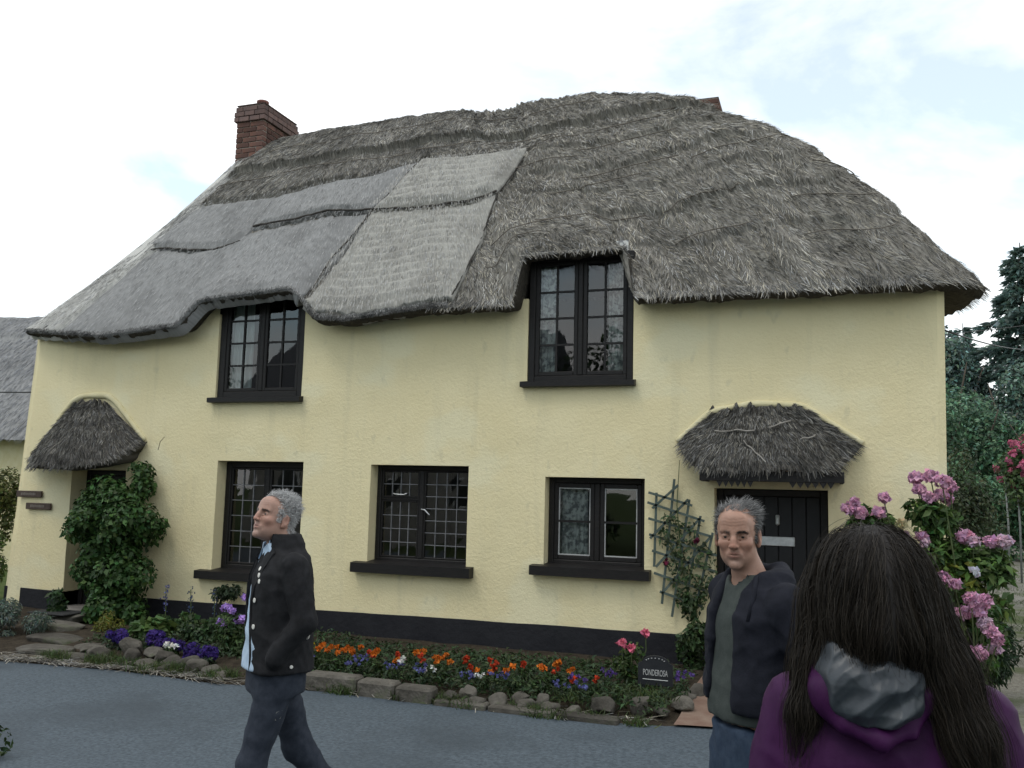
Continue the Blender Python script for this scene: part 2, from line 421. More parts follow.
# the lane: a finely cut sheet with a slightly crowned surface and an uneven edge by the house
def road_edge(x):
    return np.interp(x, [-60, -12, -7.4, -6.1, -5.0, -4.1, -3.1, -2.0, -1.4, -.9, 1.1, 3, 60], [-2.7, -2.65, -2.55, -2.42, -2.5, -2.36, -2.36, -2.36, -2.3, -2.2, -2.2, -2.3, -3])
def make_road():
    xs = np.concatenate([np.linspace(-60, -13, 30), np.linspace(-12.8, 4, 160), np.linspace(5, 60, 30)])
    ys = np.linspace(0, 1, 16)
    X = np.repeat(xs[:, None], 16, 1); e = road_edge(xs) + .045 * fbm(xs * 3, xs * 0, octv=3, seed=3)
    Y = e[:, None] + (-11.0 - e[:, None]) * ys[None]
    Z = .0 + .03 * np.sin(math.pi * ys)[None] + 0 * X
    return mesh('road', np.stack([X, Y, Z], -1), grid_faces(len(xs), 16)[:, ::-1], M_ASPH, smooth=True)
tag(make_road(), kind='structure')
# earth verge between lane and house
def make_verge():
    xs = np.linspace(-14, 1.25, 130); ys = np.linspace(0, 1, 14)
    X = np.repeat(xs[:, None], 14, 1); e = road_edge(xs) - .08
    Y = e[:, None] + (.3 - e[:, None]) * ys[None]
    Z = -.008 + .06 * sstep(.05, .5, ys)[None] + .02 * fbm(X * 2.5, Y * 2.5, seed=11) * sstep(.04, .3, ys)[None]
    return mesh('verge', np.stack([X, Y, Z], -1), grid_faces(len(xs), 14), M_SOIL, smooth=True)
tag(make_verge(), kind='structure')
sheet('gravel_drive', [(1.2, -2.25), (12, -2.6), (14, 40), (4.2, 40), (1.9, 8), (1.2, 5)], .012, M_GRAVEL)
# ---------------------------------------------------------------- the cottage
house = empty('thatched_cottage', (-4.5, 2.5, 0), 'cream yellow rendered cottage with thatched roof, black windows and black painted base', 'cottage')
OPEN = {'UL': (-7.14, -5.91, 2.74, 4.12), 'UR': (-3.09, -1.92, 2.87, 4.28), 'LL': (-7.04, -5.83, .66, 1.98), 'LC': (-4.94, -3.74, .86, 1.96),
        'LR': (-2.86, -1.79, .93, 1.86), 'DR': (-1.09, -.02, -.1, 1.78), 'DL': (-9.29, -8.42, -.1, 1.84)}
def wall_pt(x, z):
    y = .014 * fbm(x * .55, z * .55, seed=21) + .006 * fbm(x * 2.5, z * 2.5, seed=22)
    xx = x - .055 * (3.7 - z) * (1 - sstep(RX0, RX0 + .5, x)) - .015 * (3.7 - z) * sstep(.6, 1.05, x)
    edge = np.exp(-((x - RX0) / .08) ** 2) + np.exp(-((x - 1.05) / .05) ** 2)
    return np.stack([xx, y + .05 * edge, z + 0 * x], -1)
def make_wall():
    xs = np.unique(np.round(np.concatenate([np.arange(RX0, 1.05, .1), [RX0 + .03, 1.02, 1.05]] + [[a, b] for a, b, _, _ in OPEN.values()]), 3))
    zs = np.unique(np.round(np.concatenate([np.arange(-.1, 4.5, .1), [4.5]] + [[a, b] for _, _, a, b in OPEN.values()]), 3))
    xs = np.array([x for i, x in enumerate(xs) if i == 0 or x - xs[i-1] > .008 or True])
    X, Z = np.meshgrid(xs, zs, indexing='ij'); V = wall_pt(X, Z).reshape(-1, 3); nz = len(zs)
    F = []; V = list(map(tuple, V)); 
    top = lambda x: 3.66 if x < -9.3 else (3.92 if not (-3.3 < x < -1.7) else 3.8)
    for i in range(len(xs) - 1):
        for j in range(nz - 1):
            cx, cz = (xs[i] + xs[i+1]) / 2, (zs[j] + zs[j+1]) / 2
            if cz > top(cx): continue
            if any(a < cx < b and c < cz < d for a, b, c, d in OPEN.values()): continue
            F.append((i*nz+j, (i+1)*nz+j, (i+1)*nz+j+1, i*nz+j+1))
    def reveal(x0, x1, z0, z1, dep):
        ix = [k for k, x in enumerate(xs) if x0 - 1e-6 <= x <= x1 + 1e-6]; iz = [k for k, z in enumerate(zs) if z0 - 1e-6 <= z <= min(z1, 3.8) + 1e-6]
        loops = [[ix[0]*nz + j for j in iz], [i*nz + iz[-1] for i in ix], [ix[-1]*nz + j for j in reversed(iz)], [i*nz + iz[0] for i in reversed(ix)]]
        for li, lp in enumerate(loops):
            if li == 1 and z1 > 3.8: continue
            base = len(V)
            for q in lp: V.append((V[q][0], dep, V[q][2]))
            for k in range(len(lp) - 1): F.append((lp[k], lp[k+1], base + k + 1, base + k))
    for k, (a, b, c, d) in OPEN.items(): reveal(a, b, c, d, .36 if k[0] == 'D' else .24)
    # end walls and back wall, each .25 thick outline
    b0 = len(V)
    L = [tuple(p) for p in wall_pt(np.full(2, RX0), np.array([-.1, 4.3]))]
    return mesh('wall', V, F, M_RENDER, house, smooth=False)
make_wall()
mb = MB(); mb.add([(-10.33, .05, -.1), (-10.33, 4.95, -.1), (-10.1, 4.95, 4.2), (-10.1, .05, 3.85)], [(0, 1, 2, 3)]); mb.build('end_wall', M_RENDER, house)
mb = MB(); mb.add([(1.0, .05, -.1), (1.0, 4.95, -.1), (1.05, 4.95, 3.8), (1.05, .05, 3.8)], [(0, 3, 2, 1)]); mb.build('end_wall', M_RENDER, house)
mb = MB(); mb.add([(-10.3, 4.95, -.1), (1.05, 4.95, -.1), (1.05, 4.95, 3.9), (-10.3, 4.95, 3.9)], [(0, 1, 2, 3)]); mb.build('back_wall', M_RENDER, house)
# rooms behind the windows: floor slab, ceilings and cross walls keep the inside dim
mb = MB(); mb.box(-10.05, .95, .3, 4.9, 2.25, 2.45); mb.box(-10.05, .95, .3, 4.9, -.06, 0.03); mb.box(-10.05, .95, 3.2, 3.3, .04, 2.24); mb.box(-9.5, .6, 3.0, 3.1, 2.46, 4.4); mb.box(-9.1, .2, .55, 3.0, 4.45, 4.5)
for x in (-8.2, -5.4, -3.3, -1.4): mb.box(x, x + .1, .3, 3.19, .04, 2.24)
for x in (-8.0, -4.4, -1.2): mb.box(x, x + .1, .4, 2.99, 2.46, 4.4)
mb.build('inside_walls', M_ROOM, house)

def make_plinth():
    segs = [(-10.32, -9.29), (-8.42, -1.09), (-.02, 1.02)]
    for a, b in segs:
        n = max(int((b - a) / .1), 3); xs = np.linspace(a, b, n)
        zt = .285 + .012 * fbm(xs * 1.2, xs * 0, seed=5) + .04 * sstep(-8, -2, xs) - .06 * (1 - sstep(-10.3, -9.2, xs)) * 0
        y = wall_pt(np.clip(xs, RX0, 1.05), np.full(n, .15))[:, 1]
        rows = [np.stack([xs, y - .012, np.full(n, -.08)], -1), np.stack([xs, y - .012, zt - .006], -1), np.stack([xs, y - .006, zt], -1), np.stack([xs, y + .03, zt], -1)]
        V = np.stack(rows, 1)
        F = grid_faces(n, 4).tolist()
        m = V.reshape(-1, 3)
        V2 = list(map(tuple, m))
        for end, sgn in ((0, 1), (n - 1, -1)):           # returns into the door openings
            k = len(V2); p = V[end]
            V2 += [tuple(p[0]), tuple(p[1]), (p[1][0], .34, p[1][2]), (p[0][0], .34, p[0][2])]; F.append([k, k+1, k+2, k+3])
        mesh('plinth', V2, F, M_PLINTH, house, smooth=False)
make_plinth()

# ---- windows
def window(key, y, lights, label, depth_frame=.07, sill=(.12, .10, .08), sill_proj=.12, fw=.06, recess_black=False, bottom=None):
    x0, x1, z0, z1 = OPEN[key]
    if bottom: z0 = bottom
    f = MB()
    b = .008
    f.box(x0 + .004, x0 + fw, y, y + depth_frame, z0, z1 - .004, b); f.box(x1 - fw, x1 - .004, y, y + depth_frame, z0, z1 - .004, b)
    f.box(x0 + fw, x1 - fw, y + .001, y + depth_frame, z1 - fw, z1 - .004, b); f.box(x0 + fw, x1 - fw, y + .001, y + depth_frame, z0, z0 + fw, b)
    w = empty('window', ((x0 + x1) / 2, y, z0), parent=house); w['label'] = label
    ix0, ix1, iz0, iz1 = x0 + fw, x1 - fw, z0 + fw, z1 - fw
    W, H = ix1 - ix0, iz1 - iz0
    mull = sorted({round(l[0], 3) for l in lights if l[0] > .01})
    for m in mull:
        mx = ix0 + m * W; f.box(mx - .028, mx + .028, y + .002, y + depth_frame, iz0, iz1, b)
    f.build('frame', M_BLACKWOOD, w)
    for (a, c, d, e, nx, nz, cw, bw, kind) in lights:
        lx0, lx1, lz0, lz1 = ix0 + a * W + (.029 if a > .01 else .001), ix0 + c * W - (.029 if c < .99 else .001), iz0 + d * H + .001, iz0 + e * H - .001
        cs = MB(); yy = y + .012
        cs.box(lx0, lx0 + cw, yy, yy + .045, lz0, lz1, .006); cs.box(lx1 - cw, lx1, yy, yy + .045, lz0, lz1, .006)
        cs.box(lx0 + cw, lx1 - cw, yy + .001, yy + .045, lz0, lz0 + cw, .006); cs.box(lx0 + cw, lx1 - cw, yy + .001, yy + .045, lz1 - cw, lz1, .006)
        cs.build('casement', M_BLACKWOOD, w)
        bars = MB(); barmat = M_LEAD if kind == 'lead' else M_BLACKWOOD
        gx0, gx1, gz0, gz1 = lx0 + cw, lx1 - cw, lz0 + cw, lz1 - cw
        if kind == 'putty':
            p = MB(); q = .012
            p.box(gx0, gx0 + q, yy + .012, yy + .02, gz0, gz1); p.box(gx1 - q, gx1, yy + .012, yy + .02, gz0, gz1)
            p.box(gx0 + q, gx1 - q, yy + .0125, yy + .02, gz0, gz0 + q); p.box(gx0 + q, gx1 - q, yy + .0125, yy + .02, gz1 - q, gz1)
            p.build('putty_line', M_PUTTY, w)
        for i in range(nx):
            for j in range(nz):
                a0, a1 = gx0 + (gx1 - gx0) * i / nx, gx0 + (gx1 - gx0) * (i + 1) / nx
                c0, c1 = gz0 + (gz1 - gz0) * j / nz, gz0 + (gz1 - gz0) * (j + 1) / nz
                t = rng.normal(0, .0004, 4)
                yp = yy + .024
                mesh('pane', [(a0 + .001, yp + t[0], c0 + .001), (a1 - .001, yp + t[1], c0 + .001), (a1 - .001, yp + t[2], c1 - .001), (a0 + .001, yp + t[3], c1 - .001)], [(0, 1, 2, 3)], M_GLASS, w)
        for i in range(1, nx):
            xx = gx0 + (gx1 - gx0) * i / nx; bars.box(xx - bw/2, xx + bw/2, yy + .010, yy + .036, gz0, gz1)
        for j in range(1, nz):
            zz = gz0 + (gz1 - gz0) * j / nz; bars.box(gx0, gx1, yy + .0115, yy + .035, zz - bw/2, zz + bw/2)
        if bars.n: bars.build('glazing_bars', barmat, w)
    if key not in ('UL',) or True:
        s = MB(); ex, hgt, pr = sill
        sx0, sx1 = x0 - ex, x1 + ex * .6
        top = z0 + .03
        pts = [(-pr, z0 + .003), (-pr, top - hgt - .02), (-pr + .02, top - hgt - .025), (y + .06, top - hgt - .02), (y + .06, top)]
        V = [(xx, yy, zz) for xx in (sx0, sx1) for yy, zz in pts]
        n = len(pts); F = [tuple(range(n)), tuple(range(2*n - 1, n - 1, -1))] + [(i, n + i, n + (i + 1) % n, (i + 1) % n) for i in range(n)]
        s.add(V, F).build('sill', M_BLACKWOOD, w)
    return w
H2 = lambda nx, nz, cw, bw, k: [(0, .5, 0, 1, nx, nz, cw, bw, k), (.5, 1, 0, 1, nx, nz, cw, bw, k)]
window('UL', .03, H2(2, 4, .04, .022, 'bar'), 'upper window under the scooped eave near the brick chimney, net curtain at its left', sill=(.05, .06, .09), fw=.09)
window('UR', .02, H2(2, 4, .045, .022, 'bar'), 'upper window set into a notch in the thatch, patterned curtains at both sides', sill=(.05, .06, .09), fw=.075)
window('LL', .17, H2(3, 6, .026, .010, 'lead'), 'lower window with leaded panes behind the grey haired walking man', sill=(.17, .10, .10), fw=.075)
window('LC', .16, [(0, .47, 0, .66, 4, 4, .024, .009, 'lead'), (0, .47, .68, 1, 4, 2, .024, .009, 'lead'), (.47, 1, 0, 1, 4, 7, .02, .009, 'lead')],
       'middle lower window with a small top light on its left half', sill=(.15, .11, .12), fw=.055)
window('LR', .15, [(0, .5, 0, 1, 1, 2, .048, .024, 'putty'), (.5, 1, 0, 1, 1, 2, .048, .024, 'putty')], 'lower window of four large panes beside the green trellis', sill=(.12, .10, .12), fw=.06)
# transom and catches of the middle window
for o in list(house.children):
    if o.name.startswith('window') and 'top light' in o.get('label', ''):
        x0, x1, z0, z1 = OPEN['LC']; ix0, W = x0 + .055, x1 - x0 - .11; iz0, H = z0 + .055, z1 - z0 - .11
        MB().box(ix0, ix0 + .47 * W - .028, .165, .225, iz0 + .66 * H, iz0 + .68 * H).build('transom', M_BLACKWOOD, o)
        MB().tube([(ix0 + .16, .160, iz0 + .70 * H + .03), (ix0 + .2, .150, iz0 + .70 * H + .022), (ix0 + .3, .150, iz0 + .70 * H + .02), (ix0 + .335, .16, iz0 + .70 * H + .035)], .007, 6).build('window_stay', M_STEEL, o)
        MB().tube([(ix0 + .47 * W + .01, .150, iz0 + .56 * H), (ix0 + .47 * W + .06, .135, iz0 + .555 * H), (ix0 + .47 * W + .12, .135, iz0 + .50 * H)], [.006, .009, .006], 6).build('window_catch', M_STEEL, o)

def curtain(x0, x1, z0, z1, y, mat, label, waves=7, amp=.018, cat='curtain'):
    n = 40; xs = np.linspace(0, 1, n); zs = np.linspace(0, 1, 10)
    X = x0 + (x1 - x0) * xs[:, None] + 0 * zs[None]
    Y = y + amp * np.sin(xs[:, None] * waves * 2 * math.pi + .4 * np.sin(zs[None] * 5)) * (.6 + .4 * (1 - zs[None]))
    Z = z0 + (z1 - z0) * zs[None] + 0 * X
    return tag(mesh('curtain', np.stack([X, Y, Z], -1), grid_faces(n, 10), mat, smooth=True), label, cat)
curtain(-3.0, -2.80, 2.93, 4.42, .13, M_LACE, 'narrow patterned curtain at the left side of the notch window', 3)
curtain(-2.22, -2.01, 2.93, 4.42, .13, M_LACE, 'narrow patterned curtain at the right side of the notch window', 3)
curtain(-7.04, -6.72, 2.80, 4.15, .14, M_VOILE, 'pale net curtain at the left side of the upper window near the chimney', 5)
curtain(-2.79, -2.45, 1.02, 1.82, .27, M_LACE, 'patterned net curtain in the left half of the four pane window', 4)

# ---- doors
def door(key, y, label, planks):
    x0, x1, z0, z1 = OPEN[key]; z0 = .06
    d = empty('door', ((x0 + x1) / 2, y, z0), parent=house); d['label'] = label
    f = MB(); f.box(x0 + .004, x0 + .07, y - .02, y + .06, z0, z1 - .004, .006); f.box(x1 - .07, x1 - .004, y - .02, y + .06, z0, z1 - .004, .006); f.box(x0 + .07, x1 - .07, y - .019, y + .06, z1 - .07, z1 - .004, .006)
    f.build('door_frame', M_BLACKWOOD, d)
    w = (x1 - x0 - .144) / planks
    for i in range(planks):
        MB().box(x0 + .072 + i * w, x0 + .072 + (i + 1) * w - .003, y + rng.uniform(0, .003), y + .045, z0 + .02, z1 - .072, .006).build('plank', M_DOOR, d)
    MB().box(x0 + .07, x1 - .07, y + .03, y + .06, z0 + .02, z1 - .071).build('ledge_board', M_DOOR, d)
    return d
d = door('DR', .20, 'black boarded door under the flat fronted thatched canopy', 7)
MB().box(-.66, -.335, .186, .2, 1.225, 1.315, .004).build('letter_plate', M_STEEL, d)
MB().box(-.515, -.478, .18, .2, 1.43, 1.53, .008).tube([(-.497, .175, 1.52), (-.497, .155, 1.50), (-.497, .155, 1.44), (-.497, .18, 1.43)], .008, 6).build('knocker', M_STEEL, d)
door('DL', .26, 'black boarded door half hidden behind the climbing shrub', 6)
# door sills and steps
M_STEP = pmat('worn_stone_step', (.12, .11, .10), (.19, .17, .15), scale=7, rough=.95, bump=.6, bscale=40, bdist=.01)
MB().box(-1.12, 0.0, -.22, .24, -.05, .075, .015).build('doorstep', M_STEP, house)
MB().box(-9.32, -8.4, -.12, .3, -.05, .10, .02).build('doorstep', M_STEP, house)
# ---------------------------------------------------------------- thatched roof
SLOPE = 4.4                                            # metres from eave to ridge
def ledge_off(s, t):
    """uneven courses: the upper coats of straw overlap the lower ones"""
    o = 0
    lines = [([-9.9, -7.5, -6.2, -5.0, -4.1, -2.8, -1.5, -.6, .2, 1.5, 3], [.76, .735, .73, .756, .766, .745, .75, .765, .74, .66, .62], .11, -9.9, 4.0),
             ([-9.9, -8.5, -6.9, -5.5, -4.5, -3.4, -2.3], [.60, .571, .559, .597, .653, .635, .647], .10, -9.9, -2.2),
             ([-3.4, -2.3, -1.2, 0, 1, 2.2], [.52, .50, .47, .46, .45, .46], .06, -2.9, 2.6),
             ([-2.5, -1, 0, 1, 2.2], [.30, .275, .27, .26, .27], .055, -2.4, 2.2),
             ([-3.2, -2, -1, 0, 1, 2.2], [.42, .39, .365, .36, .35, .36], .04, -2.9, 2.6), ([-2, -1, 0, 1, 2.2], [.17, .165, .16, .16, .17], .04, -1.9, 2.4), ([-2.5, -1, 0, 1, 2.2], [.62, .60, .57, .56, .55], .05, -2.4, 2.8)]
    for xs, ts, h, a, b in lines:
        tl = np.interp(s, xs, ts) + .012 * vnoise(s * 2.3, 0 * s, seed=31) + .006 * vnoise(s * 9, 0 * s, seed=32)
        o = o + h * sstep(tl - .004, tl + .006, t) * (1 - .5 * sstep(tl, tl + .25, t)) * sstep(a - .1, a + .9, s) * (1 - sstep(b - 1.3, b + .3, s))
    return o

def shag(s, t):
    P = roof_S(s, t)
    x, y, z = P[..., 0], P[..., 1], P[..., 2]
    rough = sstep(-4.2, -3.0, s) * .75 + .25
    d = .045 * fbm(s * 1.1, t * SLOPE * 1.1, seed=41) + rough * (.045 * fbm(s * 4, t * SLOPE * 2.2, seed=42) + .045 * fbm(s * 16, t * SLOPE * 5, seed=43))
    d = d * sstep(0, .03, t) + ledge_off(s, t) - .125 * sstep(.45, .97, t) * sstep(-4.2, -2.0, s)
    return d * (1 - sstep(S2, S2 + 1, s) * .7)

def roof_P(s, t, off=0.0):
    return roof_S(s, t, shag(s, t) + off)

def eave_ragged(s):
    return .018 * fbm(s * 9, 0 * s, octv=3, seed=51) + .012 * fbm(s * 40, 0 * s, octv=2, seed=52)

def make_thatch():
    sv = np.concatenate([np.arange(RX0, S1 + 1.6, .028), np.linspace(S1 + 1.65, S3, 60), np.linspace(S3 + .1, S5, 120)])
    tv = np.concatenate([[0], np.linspace(.004, 1, 150)])
    S, T = np.meshgrid(sv, tv, indexing='ij')
    P = roof_P(S, T)
    ns, nt = len(sv), len(tv)
    lip = P[:, 0].copy(); rag = eave_ragged(sv)
    P[:, 0, 2] -= rag * .6
    P[:, 1, 2] -= rag * .4
    # under the lip: a rounded cut edge that runs back to the wall head
    cen = np.array([np.clip(0, 0, 0), 0, 0])
    bx, by, rx = roof_bound(sv)
    inx = np.clip(lip[:, 0], -9.9, .9); iny = np.clip(lip[:, 1], .14, 4.8)
    rows = []
    for k, (f, dz) in enumerate([(.10, -.03), (.35, -.035), (.75, .01), (1.0, .07)]):
        r = lip.copy(); r[:, 0] += (inx - lip[:, 0]) * f; r[:, 1] += (iny - lip[:, 1]) * f; r[:, 2] = lip[:, 2] + dz - rag * (1 - f) + (.02 + .05 * sstep(SF, S1, sv)) * fbm(sv * 6, sv * 0 + k, seed=53)
        rows.append(r)
    top = P.reshape(-1, 3)
    st = np.stack([S, T * SLOPE, 0 * S], -1).reshape(-1, 3)
    o = mesh('thatch', top, grid_faces(ns, nt), M_THATCH, house, smooth=True, attrs={'st': ('FLOAT_VECTOR', st)})
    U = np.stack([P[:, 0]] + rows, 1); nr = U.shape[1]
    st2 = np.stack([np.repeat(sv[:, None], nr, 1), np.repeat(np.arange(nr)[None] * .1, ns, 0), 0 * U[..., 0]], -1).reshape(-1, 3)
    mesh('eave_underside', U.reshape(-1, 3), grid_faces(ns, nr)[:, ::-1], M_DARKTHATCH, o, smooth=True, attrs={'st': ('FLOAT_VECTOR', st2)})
    return o
thatch = make_thatch()

def panel(name, top, bot, mat, off, n=(90, 60), rowh=0.0, skirt=.17, label=None):
    """a patch of reed thatch laid over the old coat; top and bot are lists of (s, t) from left to right"""
    a = np.linspace(0, 1, n[0]); b = np.linspace(0, 1, n[1])
    def poly(pl):
        pl = np.array(pl, float); d = np.r_[0, np.cumsum(np.hypot(np.diff(pl[:, 0]), np.diff(pl[:, 1] * SLOPE)))]; d /= d[-1]
        return np.stack([np.interp(a, d, pl[:, 0]), np.interp(a, d, pl[:, 1])], -1)
    TT, BB = poly(top), poly(bot)
    st = BB[:, None] + (TT - BB)[:, None] * b[None, :, None]
    S, T = st[..., 0], st[..., 1]
    w = fbm(S * 12, T * 14, seed=61)
    edge = np.minimum(np.minimum(a, 1 - a)[:, None] * 12, np.minimum(b, 1 - b)[None] * 12)
    S = S + .02 * vnoise(T * 30, S * 0, seed=62) * (1 - np.clip(edge, 0, 1)); T = T + .006 * vnoise(S * 14, 0 * S, seed=63) * (1 - np.clip(edge, 0, 1))
    T = np.clip(T, .0, 1)
    d = off + .03 * fbm(S * 1.3, T * 5, seed=64) + .010 * fbm(S * 14, T * 18, seed=65)
    if rowh:                                            # shallow scalloped courses
        ph = (T * SLOPE / rowh + .15 * np.sin(S * 5)) % 1.0
        d = d + .022 * ph
    d = d * np.clip(.45 + .55 * np.clip(edge * .8, 0, 1), 0, 1)
    P = roof_S(S, T, d)
    Nn = roof_N(S, T)
    nu, nv = n
    stv = np.stack([S, T * SLOPE, 0 * S], -1)
    V = [P.reshape(-1, 3)]; A = [stv.reshape(-1, 3)]; F = [grid_faces(nu, nv)]
    base = nu * nv
    ring = [i * nv for i in range(nu)] + [(nu - 1) * nv + j for j in range(1, nv)] + [i * nv + nv - 1 for i in range(nu - 2, -1, -1)] + [j for j in range(nv - 2, 0, -1)]
    R = P.reshape(-1, 3)[ring] - Nn.reshape(-1, 3)[ring] * skirt
    V.append(R); A.append(stv.reshape(-1, 3)[ring]); m = len(ring)
    k = np.arange(m)
    F.append(np.stack([np.array(ring), base + k, base + (k + 1) % m, np.array(ring)[(k + 1) % m]], -1))
    o = mesh(name, np.concatenate(V), np.concatenate(F), mat, thatch, smooth=True, attrs={'st': ('FLOAT_VECTOR', np.concatenate(A))})
    if label: o['label'] = label
    return o
panel('reed_patch', [(-7.4, .535), (-6.9, .545), (-5.5, .585), (-4.52, .64)], [(-7.34, .372), (-6.45, .375), (-5.59, .405), (-5.25, .415)], M_THATCH_G, .115, label='upper grey reed patch left of the pale tan patches')
panel('reed_patch', [(-9.75, .60), (-8.5, .555), (-7.42, .545)], [(-9.72, .40), (-8.35, .318), (-7.8, .308), (-7.36, .32)], M_THATCH_G, .10, label='grey reed patch nearest the chimney')
panel('reed_patch', [(-9.68, .39), (-8.3, .31), (-7.4, .36), (-6.4, .365), (-5.3, .40)], [(-9.45, .004), (-8.6, .0), (-7.5, .0), (-6.8, .0), (-5.80, .0)], M_THATCH_G, .065, n=(130, 80), label='broad grey reed patch above the left upper window')
panel('reed_patch', [(-4.48, .645), (-3.46, .63), (-2.32, .64)], [(-5.19, .418), (-4.19, .384), (-3.53, .394), (-3.10, .412)], M_THATCH_T, .13, rowh=.13, label='upper pale tan reed patch')
panel('reed_patch', [(-5.21, .413), (-4.19, .376), (-3.53, .386), (-3.10, .405)], [(-5.74, .012), (-5.38, .022), (-4.96, .010), (-4.45, .010), (-3.86, .028)], M_THATCH_T, .085, rowh=.13, n=(110, 90), label='lower pale tan reed patch reaching the eave')
panel('verge_band', [(RX0 + .0, .985), (-9.05, .975)], [(RX0 + .0, .004), (-9.36, .004)], M_THATCH_V, .10, n=(14, 140), label='pale weathered band along the left edge of the roof')

# loose straw over the coat, one mesh
def straw_tints(n, lo, hi, warm):
    v = lo + (hi - lo) * rng.random(n) ** 1.6; w = warm * rng.random(n)
    return np.stack([v * (1 + .10 * w), v * (1 + .02 * w), v * (1 - .14 * w), np.ones(n)], -1)
def strands(name, Pf, s, t, ln, wd, jit, lift, tint, parent, off=0.0, label=None, mat=None):
    n = len(s); e = .004
    P = Pf(s, t, off); Pd = Pf(s, np.maximum(t - e, -.02), off); Pn = roof_N(s, t) if Pf in (roof_P, roof_S) else None
    d = Pd - P; d /= np.maximum(np.linalg.norm(d, axis=1, keepdims=True), 1e-9)
    if Pn is None:
        q = Pf(s + .01, t, off) - P; Pn = np.cross(q, -d); Pn /= np.maximum(np.linalg.norm(Pn, axis=1, keepdims=True), 1e-9)
    side = np.cross(Pn, d)
    ang = rng.normal(0, .6, n) * jit + 1.5 * jit * vnoise(s * 5, t * SLOPE * 3.5, seed=23)      # tufts lie together
    d2 = d * np.cos(ang)[:, None] + side * np.sin(ang)[:, None]
    s2 = np.cross(Pn, d2)
    rot = rng.normal(0, .5, n)
    wv = (s2 * np.cos(rot)[:, None] + Pn * np.sin(rot)[:, None]) * (wd * rng.uniform(.6, 1.3, n))[:, None] / 2
    L = (ln * rng.uniform(.5, 1.5, n))[:, None]
    base = P + Pn * .004
    tip = base + d2 * L + Pn * (lift * rng.random(n))[:, None] * L
    cl = .85 + 0 * s if name == 'combed_reed' else .62 + .55 * fbm(s * 3.2, t * SLOPE * 2.6, seed=17) + .25 * vnoise(s * 11, t * SLOPE * 7, seed=18)      # weathered and bleached clumps
    tint = tint * np.r_[1, 1, 1, 0] * np.clip(cl + .25, .3, 1.35)[:, None] + np.array([0, 0, 0, 1.0])
    V = np.stack([base - wv, base + wv, tip + wv * .5, tip - wv * .5], 1).reshape(-1, 3)
    F = np.arange(4 * n).reshape(n, 4)
    tn = np.repeat(tint, 4, 0)
    o = mesh(name, V, F, mat or M_STRAW, parent, attrs={'tint': ('FLOAT_COLOR', tn)})
    o['kind'] = 'stuff'
    if label: o['label'] = label
    return o
n = 80000
s = rng.uniform(-4.6, S1 + 2.2, n); t = rng.random(n) ** 1.15
keep = (s > -3.9 + (t * .65 - .1) * 2.5) | (t > .66)
s, t = s[keep], t[keep]
strands('loose_straw', roof_P, s, t, np.full(len(s), .085), np.full(len(s), .0055), .38, .16, straw_tints(len(s), .05, .52, 1.5), thatch, .0)
n = 40000
s = rng.uniform(RX0 + .5, -2.0, n); t = .56 + .44 * rng.random(n)
keep = t > np.interp(s, [-9.9, -8.5, -6.9, -5.5, -4.5, -3.4, -2.3], [.60, .571, .559, .597, .653, .635, .647])
s, t = s[keep], t[keep]
strands('loose_straw', roof_P, s, t, np.full(len(s), .08), np.full(len(s), .0055), .30, .12, straw_tints(len(s), .07, .44, 1.3), thatch)
# reed ends combed flat on the patches
n = 15000
s = rng.uniform(-9.5, -3.6, n); t = rng.random(n) * .62 + .01
seam = np.interp(t, [0, .2, .415, .65], [-5.76, -5.62, -5.21, -4.5]); seam2 = np.interp(t, [0, .2, .41, .65], [-3.85, -3.51, -3.09, -2.29])
s = np.where(rng.random(n) < .35, seam + (seam2 - seam) * rng.random(n), s)
keep = (s < seam2 - .03) & (t < np.interp(s, [-9.9, -8.5, -6.9, -5.5, -4.5, -3.4, -2.3], [.59, .56, .55, .585, .64, .62, .63])); s, t, seam = s[keep], t[keep], seam[keep]
tan = s > seam
tl3 = np.interp(s, [-9.7, -8.31, -7.81, -7.39, -7.32, -6.45, -5.59, -5.21, -4.19, -3.53, -3.09], [.395, .315, .307, .317, .372, .372, .403, .415, .38, .39, .41])
poff = np.where(tan, np.where(t > tl3, .13, .085), np.where(t > tl3, .108, .065)) + .03 * fbm(s * 1.3, t * 5, seed=64) + .014
tint = np.where(tan[:, None], straw_tints(len(s), .19, .42, .9), straw_tints(len(s), .15, .36, .4))
strands('combed_reed', roof_S, s, t, np.full(len(s), .06), np.full(len(s), .005), .05, .06, tint, thatch, off=poff)
# shaggy fringe hanging from the eave
n = 16000
s = rng.uniform(RX0, SF + .3, n); t = rng.uniform(0, .02, n)
strands('eave_fringe', roof_P, s, t, np.full(n, .02), np.full(n, .006), .3, .0, straw_tints(n, .07, .36, .9), thatch)

n = 9000                                                 # cut reed ends along the lip of the patches
s = rng.uniform(RX0, -3.9, n); t = rng.uniform(0, .012, n)
strands('eave_fringe', roof_S, s, t, np.full(n, .02), np.full(n, .006), .25, .0, straw_tints(n, .08, .40, .4), thatch, off=.055 * rng.random(n))
n = 5000
t = rng.random(n) * .96; s = RX0 + .14 + (np.interp(t, [0, 1], [-9.38, -9.08]) - RX0 - .14) * rng.random(n)
strands('verge_straw', roof_S, s, t, np.full(n, .06), np.full(n, .006), .10, .0, straw_tints(n, .24, .50, .5), thatch, off=.105)
